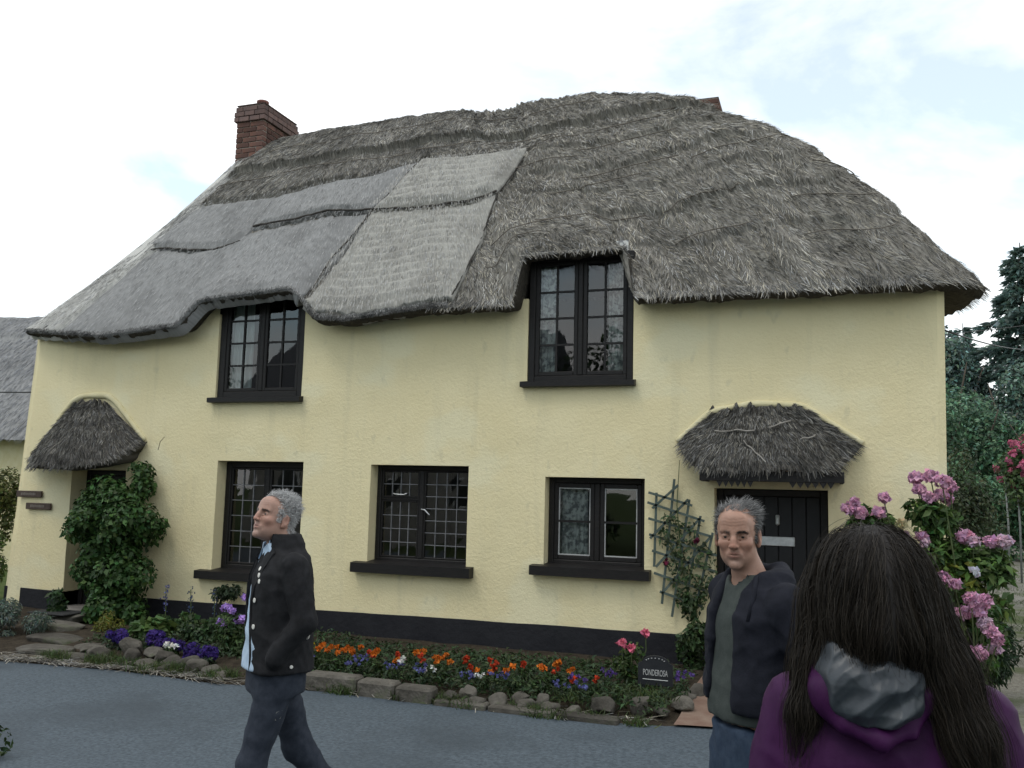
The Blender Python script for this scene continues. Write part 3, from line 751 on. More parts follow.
# hazel rods pinned along the straw
def rod(s0, s1, t0, t1, r=.0062, sag=.006, off=.03):
    n = 14; a = np.linspace(0, 1, n); s = s0 + (s1 - s0) * a; t = t0 + (t1 - t0) * a + sag * np.sin(a * math.pi * 2 + s0)
    P = roof_S(s, t, ledge_off(s, t) - .125 * sstep(.45, .97, t) * sstep(-4.2, -2.0, s) + .045 * fbm(s * 1.1, t * SLOPE * 1.1, seed=41) + off)
    MB().tube(P, r, 6).build('hazel_rod', M_HAZEL, thatch, smooth=True)
for a in [(-1.9, -.3, .44, .43), (-.2, 1.0, .40, .41), (-2.7, -1.2, .235, .262), (-1.0, .0, .262, .28), (-3.4, -2.7, .125, .15), (-3.3, -2.2, .20, .235), (-2.3, -.9, .385, .40),
          (-1.1, -.2, .16, .175), (1.2, 2.6, .42, .43), (1.0, 2.2, .30, .29), (.2, 1.2, .12, .13), (1.0, 2.4, .55, .54), (1.2, 3.0, .50, .48), (.4, 1.4, .215, .205), (1.2, 2.6, .345, .35),
          (-3.0, -1.6, .54, .53), (-1.5, .1, .57, .555), (-2.6, -1.3, .64, .655), (-1.2, .3, .665, .65), (.3, 1.8, .70, .68), (-7.6, -6.1, .68, .67), (-6.0, -4.7, .665, .69), (-4.6, -3.2, .70, .71),
          (-3.0, -1.7, .70, .69), (-9.2, -7.8, .67, .66), (-8.6, -7.0, .83, .835), (-6.9, -5.4, .84, .84), (-5.2, -3.7, .85, .86), (-3.5, -2.0, .86, .86), (-1.9, -.4, .87, .87), (1.2, 3.2, .62, .60), (1.3, 3.1, .74, .72), (1.35, 2.9, .24, .23)]:
    rod(*a)
# rods along the patch seams, coloured dark as the shadow of the overlaps
def seam_shade(pl, off=.105, r=.013):
    pl = np.array(pl); d = np.r_[0, np.cumsum(np.hypot(np.diff(pl[:, 0]), np.diff(pl[:, 1] * SLOPE)))]; a = np.linspace(0, d[-1], max(int(d[-1] / .05), 8))
    s, t = np.interp(a, d, pl[:, 0]), np.interp(a, d, pl[:, 1])
    P = roof_S(s, t, off + .03 * fbm(s * 1.3, t * 5, seed=64) + .006 * vnoise(a * 12, a * 0))
    MB().tube(P, r * (1 + .3 * vnoise(a * 10, a * 0, seed=8)), 6).build('seam_shade_rod', M_SEAM_SHADE, thatch, smooth=True)
seam_shade([(-7.3, .374), (-6.45, .372), (-5.59, .402), (-5.2, .412), (-4.19, .378), (-3.53, .388), (-3.09, .408)], .085)
seam_shade([(-4.5, .65), (-5.21, .415), (-5.62, .202), (-5.75, .015)], .045, .009)
seam_shade([(-2.29, .647), (-3.09, .409), (-3.51, .198), (-3.85, .032)], .04, .009)
seam_shade([(-9.7, .395), (-8.31, .315), (-7.81, .305), (-7.39, .317)], .065)

# ---------------------------------------------------------------- thatched door canopies
def canopy(name, low, top, bulge, label, seed, parent):
    low = np.array(low, float); top = np.array(top, float)
    na, nb = 90, 34
    a = np.linspace(0, 1, na); b = np.linspace(0, 1, nb)
    d = np.r_[0, np.cumsum(np.linalg.norm(np.diff(low, axis=0), axis=1))]; d /= d[-1]
    dt = np.r_[0, np.cumsum(np.linalg.norm(np.diff(top, axis=0), axis=1))]; dt /= dt[-1]
    def Pf(s, t, off=0.0):
        s = np.asarray(s, float); t = np.asarray(t, float)
        sc = np.clip(s, 0, 1)
        # round the corners by averaging
        lo = sum(np.stack([np.interp(np.clip(sc + k, 0, 1), d, low[:, i]) for i in range(3)], -1) for k in (-.02, -.01, 0, .01, .02)) / 5
        tp = np.stack([np.interp(sc, dt, top[:, i]) for i in range(3)], -1)
        P = lo + (tp - lo) * t[..., None]
        out = bulge * np.sin(np.clip(t, 0, 1) * math.pi) * (.35 + .65 * np.sin(math.pi * sc)) + .03 * fbm(s * 14, t * 5, seed=seed) + .02 * fbm(s * 40, t * 12, seed=seed + 1) + off
        P = P.copy(); P[..., 1] -= out * .7; P[..., 2] += out * .6 + (.02 * fbm(s * 30, 0 * s, seed=seed + 2) + .012 * vnoise(s * 110, 0 * s, seed=seed + 4)) * (1 - np.clip(t, 0, 1)) + .045 * vnoise(s * 26, 0 * s, seed=seed + 3) * sstep(.8, 1, t)
        return P
    S, T = np.meshgrid(a, b, indexing='ij'); P = Pf(S, T)
    lip = P[:, 0]; inner = lip.copy(); inner[:, 1] = np.maximum(inner[:, 1], -.02) * 0 + .02; inner[:, 2] += .03
    mid = lip * .55 + inner * .45; mid[:, 2] -= .03
    V = np.concatenate([P.reshape(-1, 3), lip, mid, inner]); n0 = na * nb
    F = [grid_faces(na, nb)]
    k = np.arange(na - 1)
    for r in range(2): F.append(np.stack([n0 + r*na + k, n0 + (r+1)*na + k, n0 + (r+1)*na + k + 1, n0 + r*na + k + 1], -1))
    st = np.concatenate([np.stack([S * 2, T, 0 * S], -1).reshape(-1, 3), np.zeros((3 * na, 3))])
    c = empty(name, tuple(low.mean(0)), parent=parent); c['label'] = label
    o = mesh('canopy_thatch', V, np.concatenate(F), M_THATCH_D, c, smooth=True, attrs={'st': ('FLOAT_VECTOR', st)})
    n = 10000
    s = rng.random(n); t = rng.random(n) ** 1.1
    strands('canopy_straw', Pf, s, t, np.full(n, .065), np.full(n, .006), .25, .14, straw_tints(n, .04, .28, 1.2), c)
    return c, Pf
cR, PfR = canopy('door_canopy', [(-1.44, -.03, 2.22), (-1.36, -.2, 2.08), (-1.17, -.44, 1.95), (-.55, -.47, 1.93), (.09, -.44, 1.95), (.13, -.2, 2.05), (.29, -.03, 2.21)],
                 [(-1.10, -.02, 2.56), (-.7, -.02, 2.60), (-.24, -.02, 2.58)], .035, 'flat fronted dark thatched canopy over the right door', 71, house)
M_SILVERROD = pmat('weathered_hazel', (.22, .2, .175), (.30, .28, .25), scale=12, rough=.85)
for (s0, t0, s1, t1) in ((.20, .55, .46, .56), (.55, .58, .72, .70), (.70, .42, .80, .44), (.40, .40, .50, .12)):
    q = PfR(np.linspace(s0, s1, 6), np.linspace(t0, t1, 6), .03); MB().tube(q, .007, 5).build('rod', M_SILVERROD, cR)
# fascia board with zig-zag edge and brackets
MB().box(-1.18, .125, -.43, -.40, 1.845, 1.945, .004).build('fascia_board', M_BLACKWOOD, cR)
for side, (xa, xb) in enumerate(((-1.02, -.68), (-.36, .04))):
    z = MB(); nz = 6
    for i in range(nz):
        x0 = xa + (xb - xa) * i / nz; x1 = xa + (xb - xa) * (i + 1) / nz
        z.add([(x0, -.425, 1.846), (x1, -.425, 1.846), ((x0 + x1) / 2, -.425, 1.79), (x0, -.408, 1.846), (x1, -.408, 1.846), ((x0 + x1) / 2, -.408, 1.79)], [(0, 2, 1), (3, 4, 5), (0, 3, 5, 2), (1, 2, 5, 4), (0, 1, 4, 3)])
    z.build('zigzag_trim', M_BLACKWOOD, cR)
for x in (-1.17, .085): MB().box(x, x + .035, -.40, -.01, 1.84, 1.94, .004).build('bracket', M_BLACKWOOD, cR)
cL, PfL = canopy('door_canopy', [(-9.98, -.05, 1.98), (-9.72, -.3, 1.87), (-9.3, -.55, 1.86), (-8.75, -.62, 1.85), (-8.3, -.5, 1.92), (-8.12, -.05, 2.20)],
                 [(-9.34, -.02, 2.70), (-9.1, -.02, 2.74), (-8.80, -.02, 2.70)], .05, 'cone shaped dark thatched canopy over the left door', 81, house)
def fillet(pts, r, name='mortar_fillet'):
    pts = np.array(pts, float); a = np.linspace(0, 1, 40); d = np.r_[0, np.cumsum(np.linalg.norm(np.diff(pts, axis=0), axis=1))]; d /= d[-1]
    q = np.stack([np.interp(a, d, pts[:, i]) for i in range(3)], -1)
    for _ in range(3): q[1:-1] = (q[:-2] + q[1:-1] * 2 + q[2:]) / 4
    MB().tube(q, r * (1 + .15 * vnoise(a * 9, 0 * a)), 10).build(name, M_RENDER_PALE, house, smooth=True)
fillet([(-9.6, 0, 2.47), (-9.36, -.0, 2.74), (-9.2, 0, 2.80), (-8.80, -.0, 2.80), (-8.66, 0, 2.72), (-8.16, 0, 2.22)], .038)
fillet([(-1.46, 0, 2.24), (-1.12, 0, 2.55), (-.7, 0, 2.62), (-.24, 0, 2.60), (.30, 0, 2.23)], .034)

# ---------------------------------------------------------------- chimneys of single bricks
def chimney(x0, x1, y0, y1, z0, z1, label, cap=True, pots=1):
    c = empty('chimney', ((x0 + x1) / 2, (y0 + y1) / 2, z0), parent=thatch); c['label'] = label
    h, j = .073, .011
    MB().box(x0 + .014, x1 - .014, y0 + .014, y1 - .014, z0, z1).build('mortar_core', M_MORTAR, c)
    cache = {}
    def brick(a, b, p, q, z, hh, mat):
        dx, dy = round(b - a, 3), round(q - p, 3)
        k = (dx, dy, hh, mat.name)
        if k not in cache:
            m = MB().box(-dx/2, dx/2, -dy/2, dy/2, 0, hh, .005); o = m.build('brick', mat, None, origin=(0, 0, 0)); cache[k] = o
        else:
            o = cache[k].copy(); COL.objects.link(o)
        w = np.array([(a + b) / 2, (p + q) / 2, z]); o.parent = c; o.location = w - WL[c.name] + rng.normal(0, .0015, 3); WL[o.name] = w
    n = int((z1 - z0) / (h + j))
    for i in range(n):
        z = z0 + i * (h + j); top = cap and i >= n - 3
        e = .035 if top else 0; mat = M_CAP if top else M_BRICK
        if top and i == n - 1: e = .02
        X0, X1, Y0, Y1 = x0 - e, x1 + e, y0 - e, y1 + e
        for (lo, hi, fixed, ax) in ((X0, X1, Y0, 0), (X0, X1, Y1, 0), (Y0 + .104, Y1 - .104, X1, 1), (Y0 + .104, Y1 - .104, X0, 1)):
            L = hi - lo; nb = max(1, round(L / .226)); w = L / nb
            off = 0 if (i % 2 == 0) else w / 2
            edges = [lo] + [lo + off + k * w for k in range(0, nb + 1) if lo + .06 < lo + off + k * w < hi - .06] + [hi]
            for k in range(len(edges) - 1):
                a, b = edges[k] + j / 2, edges[k+1] - j / 2
                if ax == 0:
                    yy = (fixed, fixed + .1) if fixed == Y0 else (fixed - .1, fixed)
                    brick(a, b, *yy, z, h, mat)
                else:
                    xx = (fixed, fixed + .1) if fixed == X0 else (fixed - .1, fixed)
                    brick(*xx, a, b, z, h, mat)
    zt = z0 + n * (h + j)
    MB().box(x0, x1, y0, y1, z1, zt + .012, .01).build('cap_mortar', M_CAP, c)
    for k in range(pots):
        MB().lathe([(.085, 0), (.09, .02), (.082, .05), (.08, .12), (.095, .135), (.095, .17), (.06, .172), (.06, .1)], ((x0 + x1) / 2 + .02, (y0 + y1) / 2 - .18, zt + .005), 18).build('chimney_pot', M_POT, c, smooth=True)
    return c
chimney(-8.72, -8.22, 2.15, 3.05, 6.25, 7.62, 'brick chimney with a single clay pot at the left end of the ridge')
chimney(-2.12, -1.50, 4.1, 4.7, 6.6, 7.70, 'top of a brick chimney just showing behind the ridge', cap=False, pots=0)

# ---------------------------------------------------------------- name plates beside the left door
M_PLATE = pmat('brown_wood_plate', (.05, .032, .024), (.075, .05, .038), scale=20, rough=.6)
M_WHITE = pmat('white_paint', (.75, .75, .72), rough=.6)
M_CREAMTXT = pmat('faded_letter_paint', (.16, .135, .115), rough=.7)
def text_mesh(body, size, loc, mat, parent, width=None, name='lettering'):
    cu = bpy.data.curves.new('txt', 'FONT'); cu.body = body; cu.size = size; cu.align_x = 'CENTER'; cu.align_y = 'CENTER'; cu.extrude = .0015
    to = bpy.data.objects.new('txt', cu); COL.objects.link(to)
    dg = bpy.context.evaluated_depsgraph_get(); me = bpy.data.meshes.new_from_object(to.evaluated_get(dg))
    V = np.empty(len(me.vertices) * 3); me.vertices.foreach_get('co', V); V = V.reshape(-1, 3)
    F = [list(p.vertices) for p in me.polygons]
    bpy.data.objects.remove(to, do_unlink=True)
    sx = 1.0 if width is None else width / (V[:, 0].max() - V[:, 0].min())
    W = np.stack([loc[0] + V[:, 0] * sx, loc[1] - V[:, 2], loc[2] + V[:, 1]], -1)
    return mesh(name, W, F, mat, parent)
for (x0, x1, z, txt, lab) in ((-10.17, -9.74, 1.505, 'u', 'upper brown name plate on the yellow wall left of the door'), (-9.99, -9.57, 1.35, 'l', 'lower brown name plate on the yellow wall left of the door')):
    p = empty('name_plate', ((x0 + x1) / 2, -.03, z - .045), lab, 'sign', 'name plates by the left door')
    MB().box(x0, x1, -.045, -.015, z - .042, z + .042, .006).build('board', M_PLATE, p)
    xx = x0 + (x1 - x0) * .2; lt = MB()                     # weathered lettering, too faded to read
    while xx < x0 + (x1 - x0) * (.76 if txt == 'u' else .72):
        w = rng.uniform(.012, .024); lt.box(xx, xx + w, -.0475, -.044, z - .016 * rng.uniform(.8, 1.1), z + .018 * rng.uniform(.7, 1.1)); xx += w + .008
    lt.build('faded_lettering', M_CREAMTXT, p)['kind'] = 'stuff'
# ---------------------------------------------------------------- foliage helpers
M_LEAF = pmat('leaf_green', (1, 1, 1), rough=.55, spec=.3, attr='tint', transl=.25)
M_PETAL = pmat('petal', (1, 1, 1), rough=.7, spec=.15, attr='tint', transl=.3)
M_STEM = pmat('green_stem', (.05, .075, .025), (.08, .10, .04), scale=10, rough=.7)
M_BARK = pmat('tree_bark', (.06, .048, .036), (.11, .09, .07), scale=9, rough=.95, bump=.7, bscale=20, bdist=.03, stretch=(1, 1, .3))
def unit(v): return v / np.maximum(np.linalg.norm(v, axis=-1, keepdims=True), 1e-9)
def tints(n, base, var=.35, hue=.15):
    base = np.array(base); v = np.exp(rng.normal(0, var, n))[:, None]
    c = base[None] * v * (1 + rng.normal(0, hue, (n, 3)) * np.array([1, .4, .8]))
    return np.concatenate([np.clip(c, 0.002, .95), np.ones((n, 1))], 1)
def leaf_geo(P, Nn, size, tint, aspect=.5, droop=.3, axis=None):
    """one folded leaf (4 corners, 2 faces sharing the midrib) at every point"""
    n = len(P); r = rng.normal(0, 1, (n, 3)) if axis is None else axis + rng.normal(0, .25, (n, 3))
    d = unit(r - Nn * np.sum(r * Nn, 1, keepdims=True)); s = np.cross(Nn, d)
    L = (size * rng.uniform(.6, 1.35, n))[:, None]
    tip = P + d * L - np.array([0, 0, 1]) * L * droop * rng.random((n, 1)); mid = P + d * L * .45
    w = L * aspect * .5; up = Nn * L * .10
    V = np.stack([P, mid - s * w + up, tip, mid + s * w + up], 1).reshape(-1, 3)
    b = np.arange(n)[:, None] * 4
    F = np.concatenate([b + [0, 1, 2], b + [0, 2, 3]], 1).reshape(-1, 3)
    return V, F, np.repeat(tint, 4, 0)
def blob_pts(blobs, n, shell=.55):
    """points with outward normals spread through the outer shell of a set of ellipsoids (cx,cy,cz,rx,ry,rz)"""
    B = np.array(blobs, float); a = (B[:, 3] * B[:, 4] * B[:, 5]) ** (2 / 3); k = rng.choice(len(B), n, p=a / a.sum())
    d = unit(rng.normal(0, 1, (n, 3))); r = shell + (1 - shell) * rng.random(n) ** .6
    P = B[k, :3] + d * B[k, 3:] * r[:, None]
    return P, unit(d / B[k, 3:])
def leaves(name, blobs, n, size, base, parent, var=.35, aspect=.55, shell=.55, upbias=.4, zmin=.02, droop=.3, mat=None, flat=0.0):
    P, Nn = blob_pts(blobs, n, shell); Nn = unit(Nn + rng.normal(0, .45, P.shape) + np.array([0, 0, upbias]))
    k = P[:, 2] > zmin; P, Nn = P[k], Nn[k]
    V, F, T = leaf_geo(P, Nn, size, tints(len(P), base, var), aspect, droop)
    return mesh(name, V, F, mat or M_LEAF, parent, attrs={'tint': ('FLOAT_COLOR', T)})
def clumpy(c, r, n, sub=.38, seed=0):
    """many overlapping sub-clumps inside one big ellipsoid: an uneven outline"""
    g = np.random.default_rng(seed); d = unit(g.normal(0, 1, (n, 3))) * (g.random((n, 1)) ** .4)
    c = np.array(c); r = np.array(r); out = []
    for q in d:
        s = sub * g.uniform(.6, 1.3)
        out.append(tuple(c + q * r * (1 - s * .6)) + tuple(np.maximum(r.min() * s, .02) * g.uniform(.8, 1.25, 3)))
    return out
def head_geo(c, r, petal, base, n, flat=1.0, var=.25, up=0.3):
    d = unit(rng.normal(0, 1, (n, 3)) + np.array([0, -.15, up])); P = np.array(c) + d * r * np.array([1, 1, flat])
    return leaf_geo(P - d * petal * .3, unit(d + rng.normal(0, .35, d.shape)), petal, tints(n, base, var, .08), .9, 0.0)
def flower(name, c, r, petal, base, n, parent, **k):
    V, F, T = head_geo(c, r, petal, base, n, **k)
    return mesh(name, V, F, M_PETAL, parent, attrs={'tint': ('FLOAT_COLOR', T)})

# ---------------------------------------------------------------- shrub climbing beside the left door
o = empty('climbing_shrub', (-8.15, -.35, .04), 'dense dark green leafy shrub climbing beside the left door', 'shrub')
bl = clumpy((-8.24, -.36, 1.25), (.80, .40, .66), 38, .42, 3) + clumpy((-8.16, -.34, .68), (.66, .36, .55), 26, .42, 4) + clumpy((-8.0, -.42, .25), (.55, .34, .3), 14, .5, 5) + clumpy((-8.05, -.28, 1.75), (.4, .25, .22), 7, .5, 6)
leaves('foliage', bl, 19000, .062, (.040, .084, .022), o, var=.4, aspect=.75, shell=.5)
mb = MB(); mb.tube([(-8.15, -.3, .0), (-8.2, -.28, .5), (-8.1, -.2, 1.0), (-8.25, -.15, 1.6)], [.03, .025, .02, .01], 7); mb.build('stem', M_BARK, o, smooth=True)
mb = MB().tube([(-7.86, -.1, 2.1), (-7.80, -.14, 2.2), (-7.72, -.16, 2.26)], [.004, .004, .003], 5); mb.build('twig', M_BARK, o)
o2 = empty('yellow_green_shrub', (-7.62, -.95, .04), 'yellow green trailing plant at the foot of the climbing shrub', 'plant')
leaves('foliage', clumpy((-7.6, -.95, .12), (.26, .22, .16), 8, .5, 7), 900, .04, (.13, .135, .025), o2, aspect=.35)
# silver mound left of the path
o = empty('silver_shrub', (-8.55, -1.6, .0), 'silvery grey green mound plant at the left edge by the lane', 'plant')
leaves('foliage', clumpy((-8.55, -1.6, .17), (.75, .42, .25), 22, .45, 8), 9000, .045, (.13, .165, .135), o, var=.25, aspect=.22, shell=.3, upbias=.9)
o = empty('leafy_weed', (-8.6, -.75, .0), 'small dark leafy weed behind the silvery mound', 'plant')
leaves('foliage', clumpy((-8.62, -.75, .25), (.12, .1, .2), 6, .5, 9), 260, .07, (.03, .06, .02), o)

# cushions of violet flowers on the stones
for i, (x, y, z, r, lab) in enumerate([(-6.80, -1.75, .12, .20, 'violet flower cushion nearest the climbing shrub'), (-6.38, -1.68, .14, .15, 'violet flower cushion behind the tall grey stone'), (-6.16, -1.72, .12, .15, 'violet flower cushion left of the small white flowers'),
                                         (-5.78, -1.85, .10, .15, 'violet flower cushion just right of the small white flowers'), (-5.56, -1.9, .09, .13, 'violet flower cushion at the foot of the lilac flowers')]):
    o = empty('flower_cushion', (x, y, .03), lab, 'flowers', 'violet cushions on the rockery')
    leaves('foliage', clumpy((x, y, z - .05), (r, r * .8, .08), 6, .5, 20 + i), 350, .03, (.03, .05, .025), o)
    V, F, T = leaf_geo(*[a for a in (lambda P, N: (P, unit(N + rng.normal(0, .3, P.shape))))(*blob_pts(clumpy((x, y, z), (r, r * .8, .09), 7, .5, 30 + i), 900, .85))], .026, tints(900, (.045, .026, .15), .3, .1), .9, 0)
    mesh('bloom', V, F, M_PETAL, o, attrs={'tint': ('FLOAT_COLOR', T)})
o = empty('white_flowers', (-6.0, -1.85, .03), 'small clump of white flowers on the rockery stones', 'flowers')
leaves('foliage', clumpy((-6.0, -1.85, .07), (.12, .1, .06), 5, .5, 41), 200, .03, (.04, .07, .02), o)
for k in range(9): flower('flower', (-6.1 + .02 * k + rng.normal(0, .01), -1.87 + rng.normal(0, .04), .14 + rng.normal(0, .012)), .016, .03, (.75, .75, .70), 9, o)
# tall lilac flowers in front of the leaded window
o = empty('lilac_phlox', (-5.7, -1.45, .03), 'tall lilac flowered plant beside the walking man', 'flowers')
leaves('foliage', clumpy((-5.62, -1.45, .2), (.28, .2, .22), 12, .42, 43), 1100, .06, (.035, .065, .02), o, aspect=.35)
for (x, y, z, r) in [(-5.72, -1.45, .47, .055), (-5.64, -1.47, .45, .035), (-5.58, -1.42, .36, .06), (-5.5, -1.45, .38, .045), (-5.74, -1.5, .34, .035), (-5.68, -1.52, .30, .025), (-5.52, -1.4, .58, .055), (-5.44, -1.4, .52, .05), (-5.40, -1.38, .30, .045), (-5.3, -1.45, .2, .03)]:
    flower('flower', (x, y, z), r, .032, (.42, .26, .62), int(30 + r * 800), o, flat=.75)
    MB().tube([(x + .05, y, .05), (x + .02, y, z * .6), (x, y, z)], .004, 5).build('stem', M_STEM, o)
# blue spires against the plinth
for i, (x, y) in enumerate(((-7.05, -.75), (-6.75, -.7), (-6.45, -.68))):
    o = empty('blue_spire', (x, y, .03), ('blue flower spire nearest the climbing shrub, against the black base', 'faint blue flower spire, middle of three against the black base', 'faint flower spire under the dark plant on the sill')[i], 'flowers', 'spires against the plinth')
    leaves('foliage', clumpy((x, y, .14), (.14, .12, .12), 5, .5, 46 + i), 260, .09, (.05, .09, .03), o, aspect=.8)
    MB().tube([(x, y, .05), (x + .01, y, .3), (x - .01, y, .52)], .005, 5).build('stem', M_STEM, o)
    V, F, T = leaf_geo(np.stack([x + rng.normal(0, .014, 60), y + rng.normal(0, .014, 60), rng.uniform(.26, .55, 60)], -1), unit(rng.normal(0, 1, (60, 3))), .022, tints(60, (.10, .11, .28) if i == 0 else (.05, .07, .12), .3), .9, 0)
    mesh('bloom', V, F, M_PETAL, o, attrs={'tint': ('FLOAT_COLOR', T)})
o = empty('trailing_plant', (-6.7, -.16, .3), 'dark trailing plant hanging below the leaded window sill', 'plant')
leaves('foliage', clumpy((-6.72, -.16, .44), (.32, .1, .10), 9, .7, 48), 900, .05, (.025, .04, .018), o, aspect=.4)
o = empty('broad_leaf_plant', (-6.85, -1.25, .03), 'broad light green leaves of a young plant behind the violet cushions', 'plant')
leaves('foliage', clumpy((-6.85, -1.2, .16), (.22, .16, .13), 6, .5, 49), 160, .12, (.07, .12, .035), o, aspect=.95, upbias=1.2)
o = empty('bushy_plant', (-6.2, -1.1, .03), 'low dark green bushy plant between the broad leaves and the lilac flowers', 'plant')
leaves('foliage', clumpy((-6.2, -1.1, .15), (.35, .22, .16), 9, .45, 50), 1100, .055, (.03, .055, .02), o)

# ---------------------------------------------------------------- bedding plants in front of the black base
GRP = {}
def bedding(kind, base_leaf, heads, col, hr, petal, np_, h, n=3, leafn=110, leafs=.05, spread=.10):
    protos = []
    for v in range(n):
        o = empty('bedding_plant', (0, 0, 0))
        leaves('foliage', clumpy((0, 0, h * .42), (spread, spread, h * .40), 6, .5, 60 + v + len(kind)), leafn, leafs, base_leaf, o, zmin=.0, aspect=.4)
        for k in range(heads):
            a = rng.uniform(0, 6.28); rr = spread * rng.uniform(.1, .9)
            flower('flower', (rr * math.cos(a), rr * math.sin(a), h * rng.uniform(.85, 1.15)), hr * rng.uniform(.8, 1.2), petal, col, np_, o, flat=.6)
        protos.append(o)
    GRP[kind] = protos
bedding('orange', (.035, .06, .02), 2, (.50, .13, .016), .021, .028, 26, .17)
bedding('red', (.035, .06, .02), 2, (.38, .04, .014), .021, .027, 26, .17)
bedding('blue', (.035, .055, .025), 8, (.10, .10, .26), .014, .022, 8, .14, leafn=90, leafs=.03)
bedding('white', (.035, .055, .02), 5, (.55, .55, .52), .012, .026, 7, .16, leafn=80, leafs=.03)
bedding('yellow', (.06, .08, .02), 12, (.55, .42, .03), .016, .022, 10, .18, leafn=110, leafs=.03)
bedding('violet', (.03, .05, .02), 6, (.10, .06, .22), .018, .026, 10, .18, leafn=100, leafs=.035)
LAB = {'orange': ('orange marigold in the bed along the black base', 'orange marigolds in the bed'), 'red': ('red orange marigold in the bed along the black base', 'red orange marigolds in the bed'),
       'blue': ('low pale blue flowers at the front of the bed', 'pale blue flowers in the bed'), 'white': ('low white flowers at the front of the bed', 'white flowers in the bed'),
       'yellow': ('yellow flowers at the end of the bed behind the walking man', 'yellow flowers in the bed'), 'violet': ('dark violet flowers near the slate sign', 'violet flowers in the bed')}
PLACED = {}
def plant(kind, x, y, z=.07):
    protos = GRP[kind]; p = protos[rng.integers(len(protos))]
    c = copy_tree(p, (x, y, z), rng.uniform(0, 6.28), rng.uniform(.8, 1.1)); c['group'] = LAB[kind][1]; c['category'] = 'flowers'; PLACED.setdefault(kind, []).append((x, c))
spots = []
for x in np.arange(-4.55, -1.85, .17):
    spots.append(('orange' if rng.random() < (.75 if x < -3.4 else .45) else 'red', x + rng.normal(0, .04), -1.72 + rng.normal(0, .07)))
for x in np.arange(-4.4, -1.8, .21):
    spots.append(('red' if (x > -2.9 and rng.random() < .75) or rng.random() < .3 else 'orange', x + rng.normal(0, .05), -1.93 + rng.normal(0, .05)))
for x in np.arange(-4.3, -1.7, .36): spots.append(('blue', x + rng.normal(0, .06), -2.08 + rng.normal(0, .03)))
spots += [('white', -3.42, -2.05), ('white', -3.2, -2.05), ('white', -2.72, -2.1), ('yellow', -4.62, -2.0), ('yellow', -4.5, -1.9), ('yellow', -4.75, -1.9), ('blue', -3.9, -1.95), ('violet', -1.75, -1.75), ('violet', -1.13, -1.66), ('violet', -1.95, -1.9)]
for k, x, y in spots: plant(k, x, y)
ORD = 'first second third fourth fifth sixth seventh eighth ninth tenth eleventh twelfth thirteenth fourteenth fifteenth sixteenth seventeenth eighteenth nineteenth twentieth twenty-first twenty-second twenty-third twenty-fourth twenty-fifth'.split()
for k, l in PLACED.items():
    for i, (x, c) in enumerate(sorted(l, key=lambda q: q[0])): c['label'] = LAB[k][0] + ', ' + ('leftmost' if i == 0 else 'rightmost' if i == len(l) - 1 else ORD[i] + ' from the left')
for ps in GRP.values():
    for p in ps:
        for ch in list(p.children): bpy.data.objects.remove(ch, do_unlink=True)
        bpy.data.objects.remove(p, do_unlink=True)
# leafy ground cover of the bed
n = 10000
P = np.stack([rng.uniform(-4.85, -1.2, n), rng.uniform(-2.15, -.5, n), rng.uniform(.05, .13, n)], -1)
q = rng.random(n) < .28; P[q, 0] = rng.uniform(-7.3, -4.9, q.sum()); P[q, 1] = rng.uniform(-1.75, -.2, q.sum())
V, F, T = leaf_geo(P, unit(rng.normal(0, .5, (n, 3)) + [0, -.2, 1]), .055, tints(n, (.028, .05, .018), .35), .4, .3)
tag(mesh('bed_greenery', V, F, M_LEAF, attrs={'tint': ('FLOAT_COLOR', T)}), 'low green leaves filling the flower bed', 'ground cover', kind='stuff')
# rose bush beside the slate sign
o = empty('rose_bush', (-1.72, -1.35, .05), 'small rose bush with pink blooms left of the slate sign', 'rose')
leaves('foliage', clumpy((-1.66, -1.3, .24), (.17, .15, .2), 9, .45, 52), 620, .045, (.045, .075, .02), o, aspect=.6)
for (x, y, z, r) in ((-1.70, -1.42, .43, .035), (-1.52, -1.3, .52, .02), (-1.62, -1.42, .40, .018)):
    flower('flower', (x, y, z), r, .04, (.62, .16, .24), 40, o, flat=.8); MB().tube([(-1.66, -1.3, .05), (x, y + .02, z * .7), (x, y, z)], .005, 5).build('stem', M_STEM, o)

# ---------------------------------------------------------------- slate sign
M_SLATE = pmat('black_slate', (.012, .013, .016), (.02, .021, .024), scale=10, rough=.5, spec=.4)
sg = empty('slate_sign', (-1.40, -1.5, .08), 'small black arched slate sign lettered in white among the flowers', 'sign')
W, zb = .29, .13
pts = [(-W/2, 0), (W/2, 0), (W/2, .17), (W/2 - .03, .185)] + [(.11 * math.cos(a), .185 + .055 * math.sin(a)) for a in np.linspace(0, math.pi, 12)] + [(-W/2 + .03, .185), (-W/2, .17)]
n = len(pts); V = [(-1.395 + x, y, zb + z) for y in (-1.52, -1.495) for x, z in pts]
mesh('slate', V, [list(range(n)), list(range(2*n - 1, n - 1, -1))] + [[i, n + i, n + (i + 1) % n, (i + 1) % n] for i in range(n)], M_SLATE, sg)
text_mesh('PONDEROSA', .07, (-1.395, -1.523, zb + .10), pmat('sign_white', (.42, .42, .41), rough=.7), sg, width=.205)
MB().box(-1.50, -1.29, -1.5235, -1.5215, zb + .045, zb + .049).build('line', M_WHITE, sg)
for k in range(7):
    a = math.pi * (.12 + .76 * k / 6); MB().lathe([(.0, -.006), (.008, 0), (.0, .006)], (-1.395 + .08 * math.cos(a), -1.523, zb + .19 + .03 * math.sin(a)), 8).build('motif', pmat('grey_motif', (.25, .25, .25), rough=.8), sg)
for x in (-1.5, -1.29): MB().box(x - .01, x + .01, -1.51, -1.497, .02, zb + .01).build('leg', M_SLATE, sg)

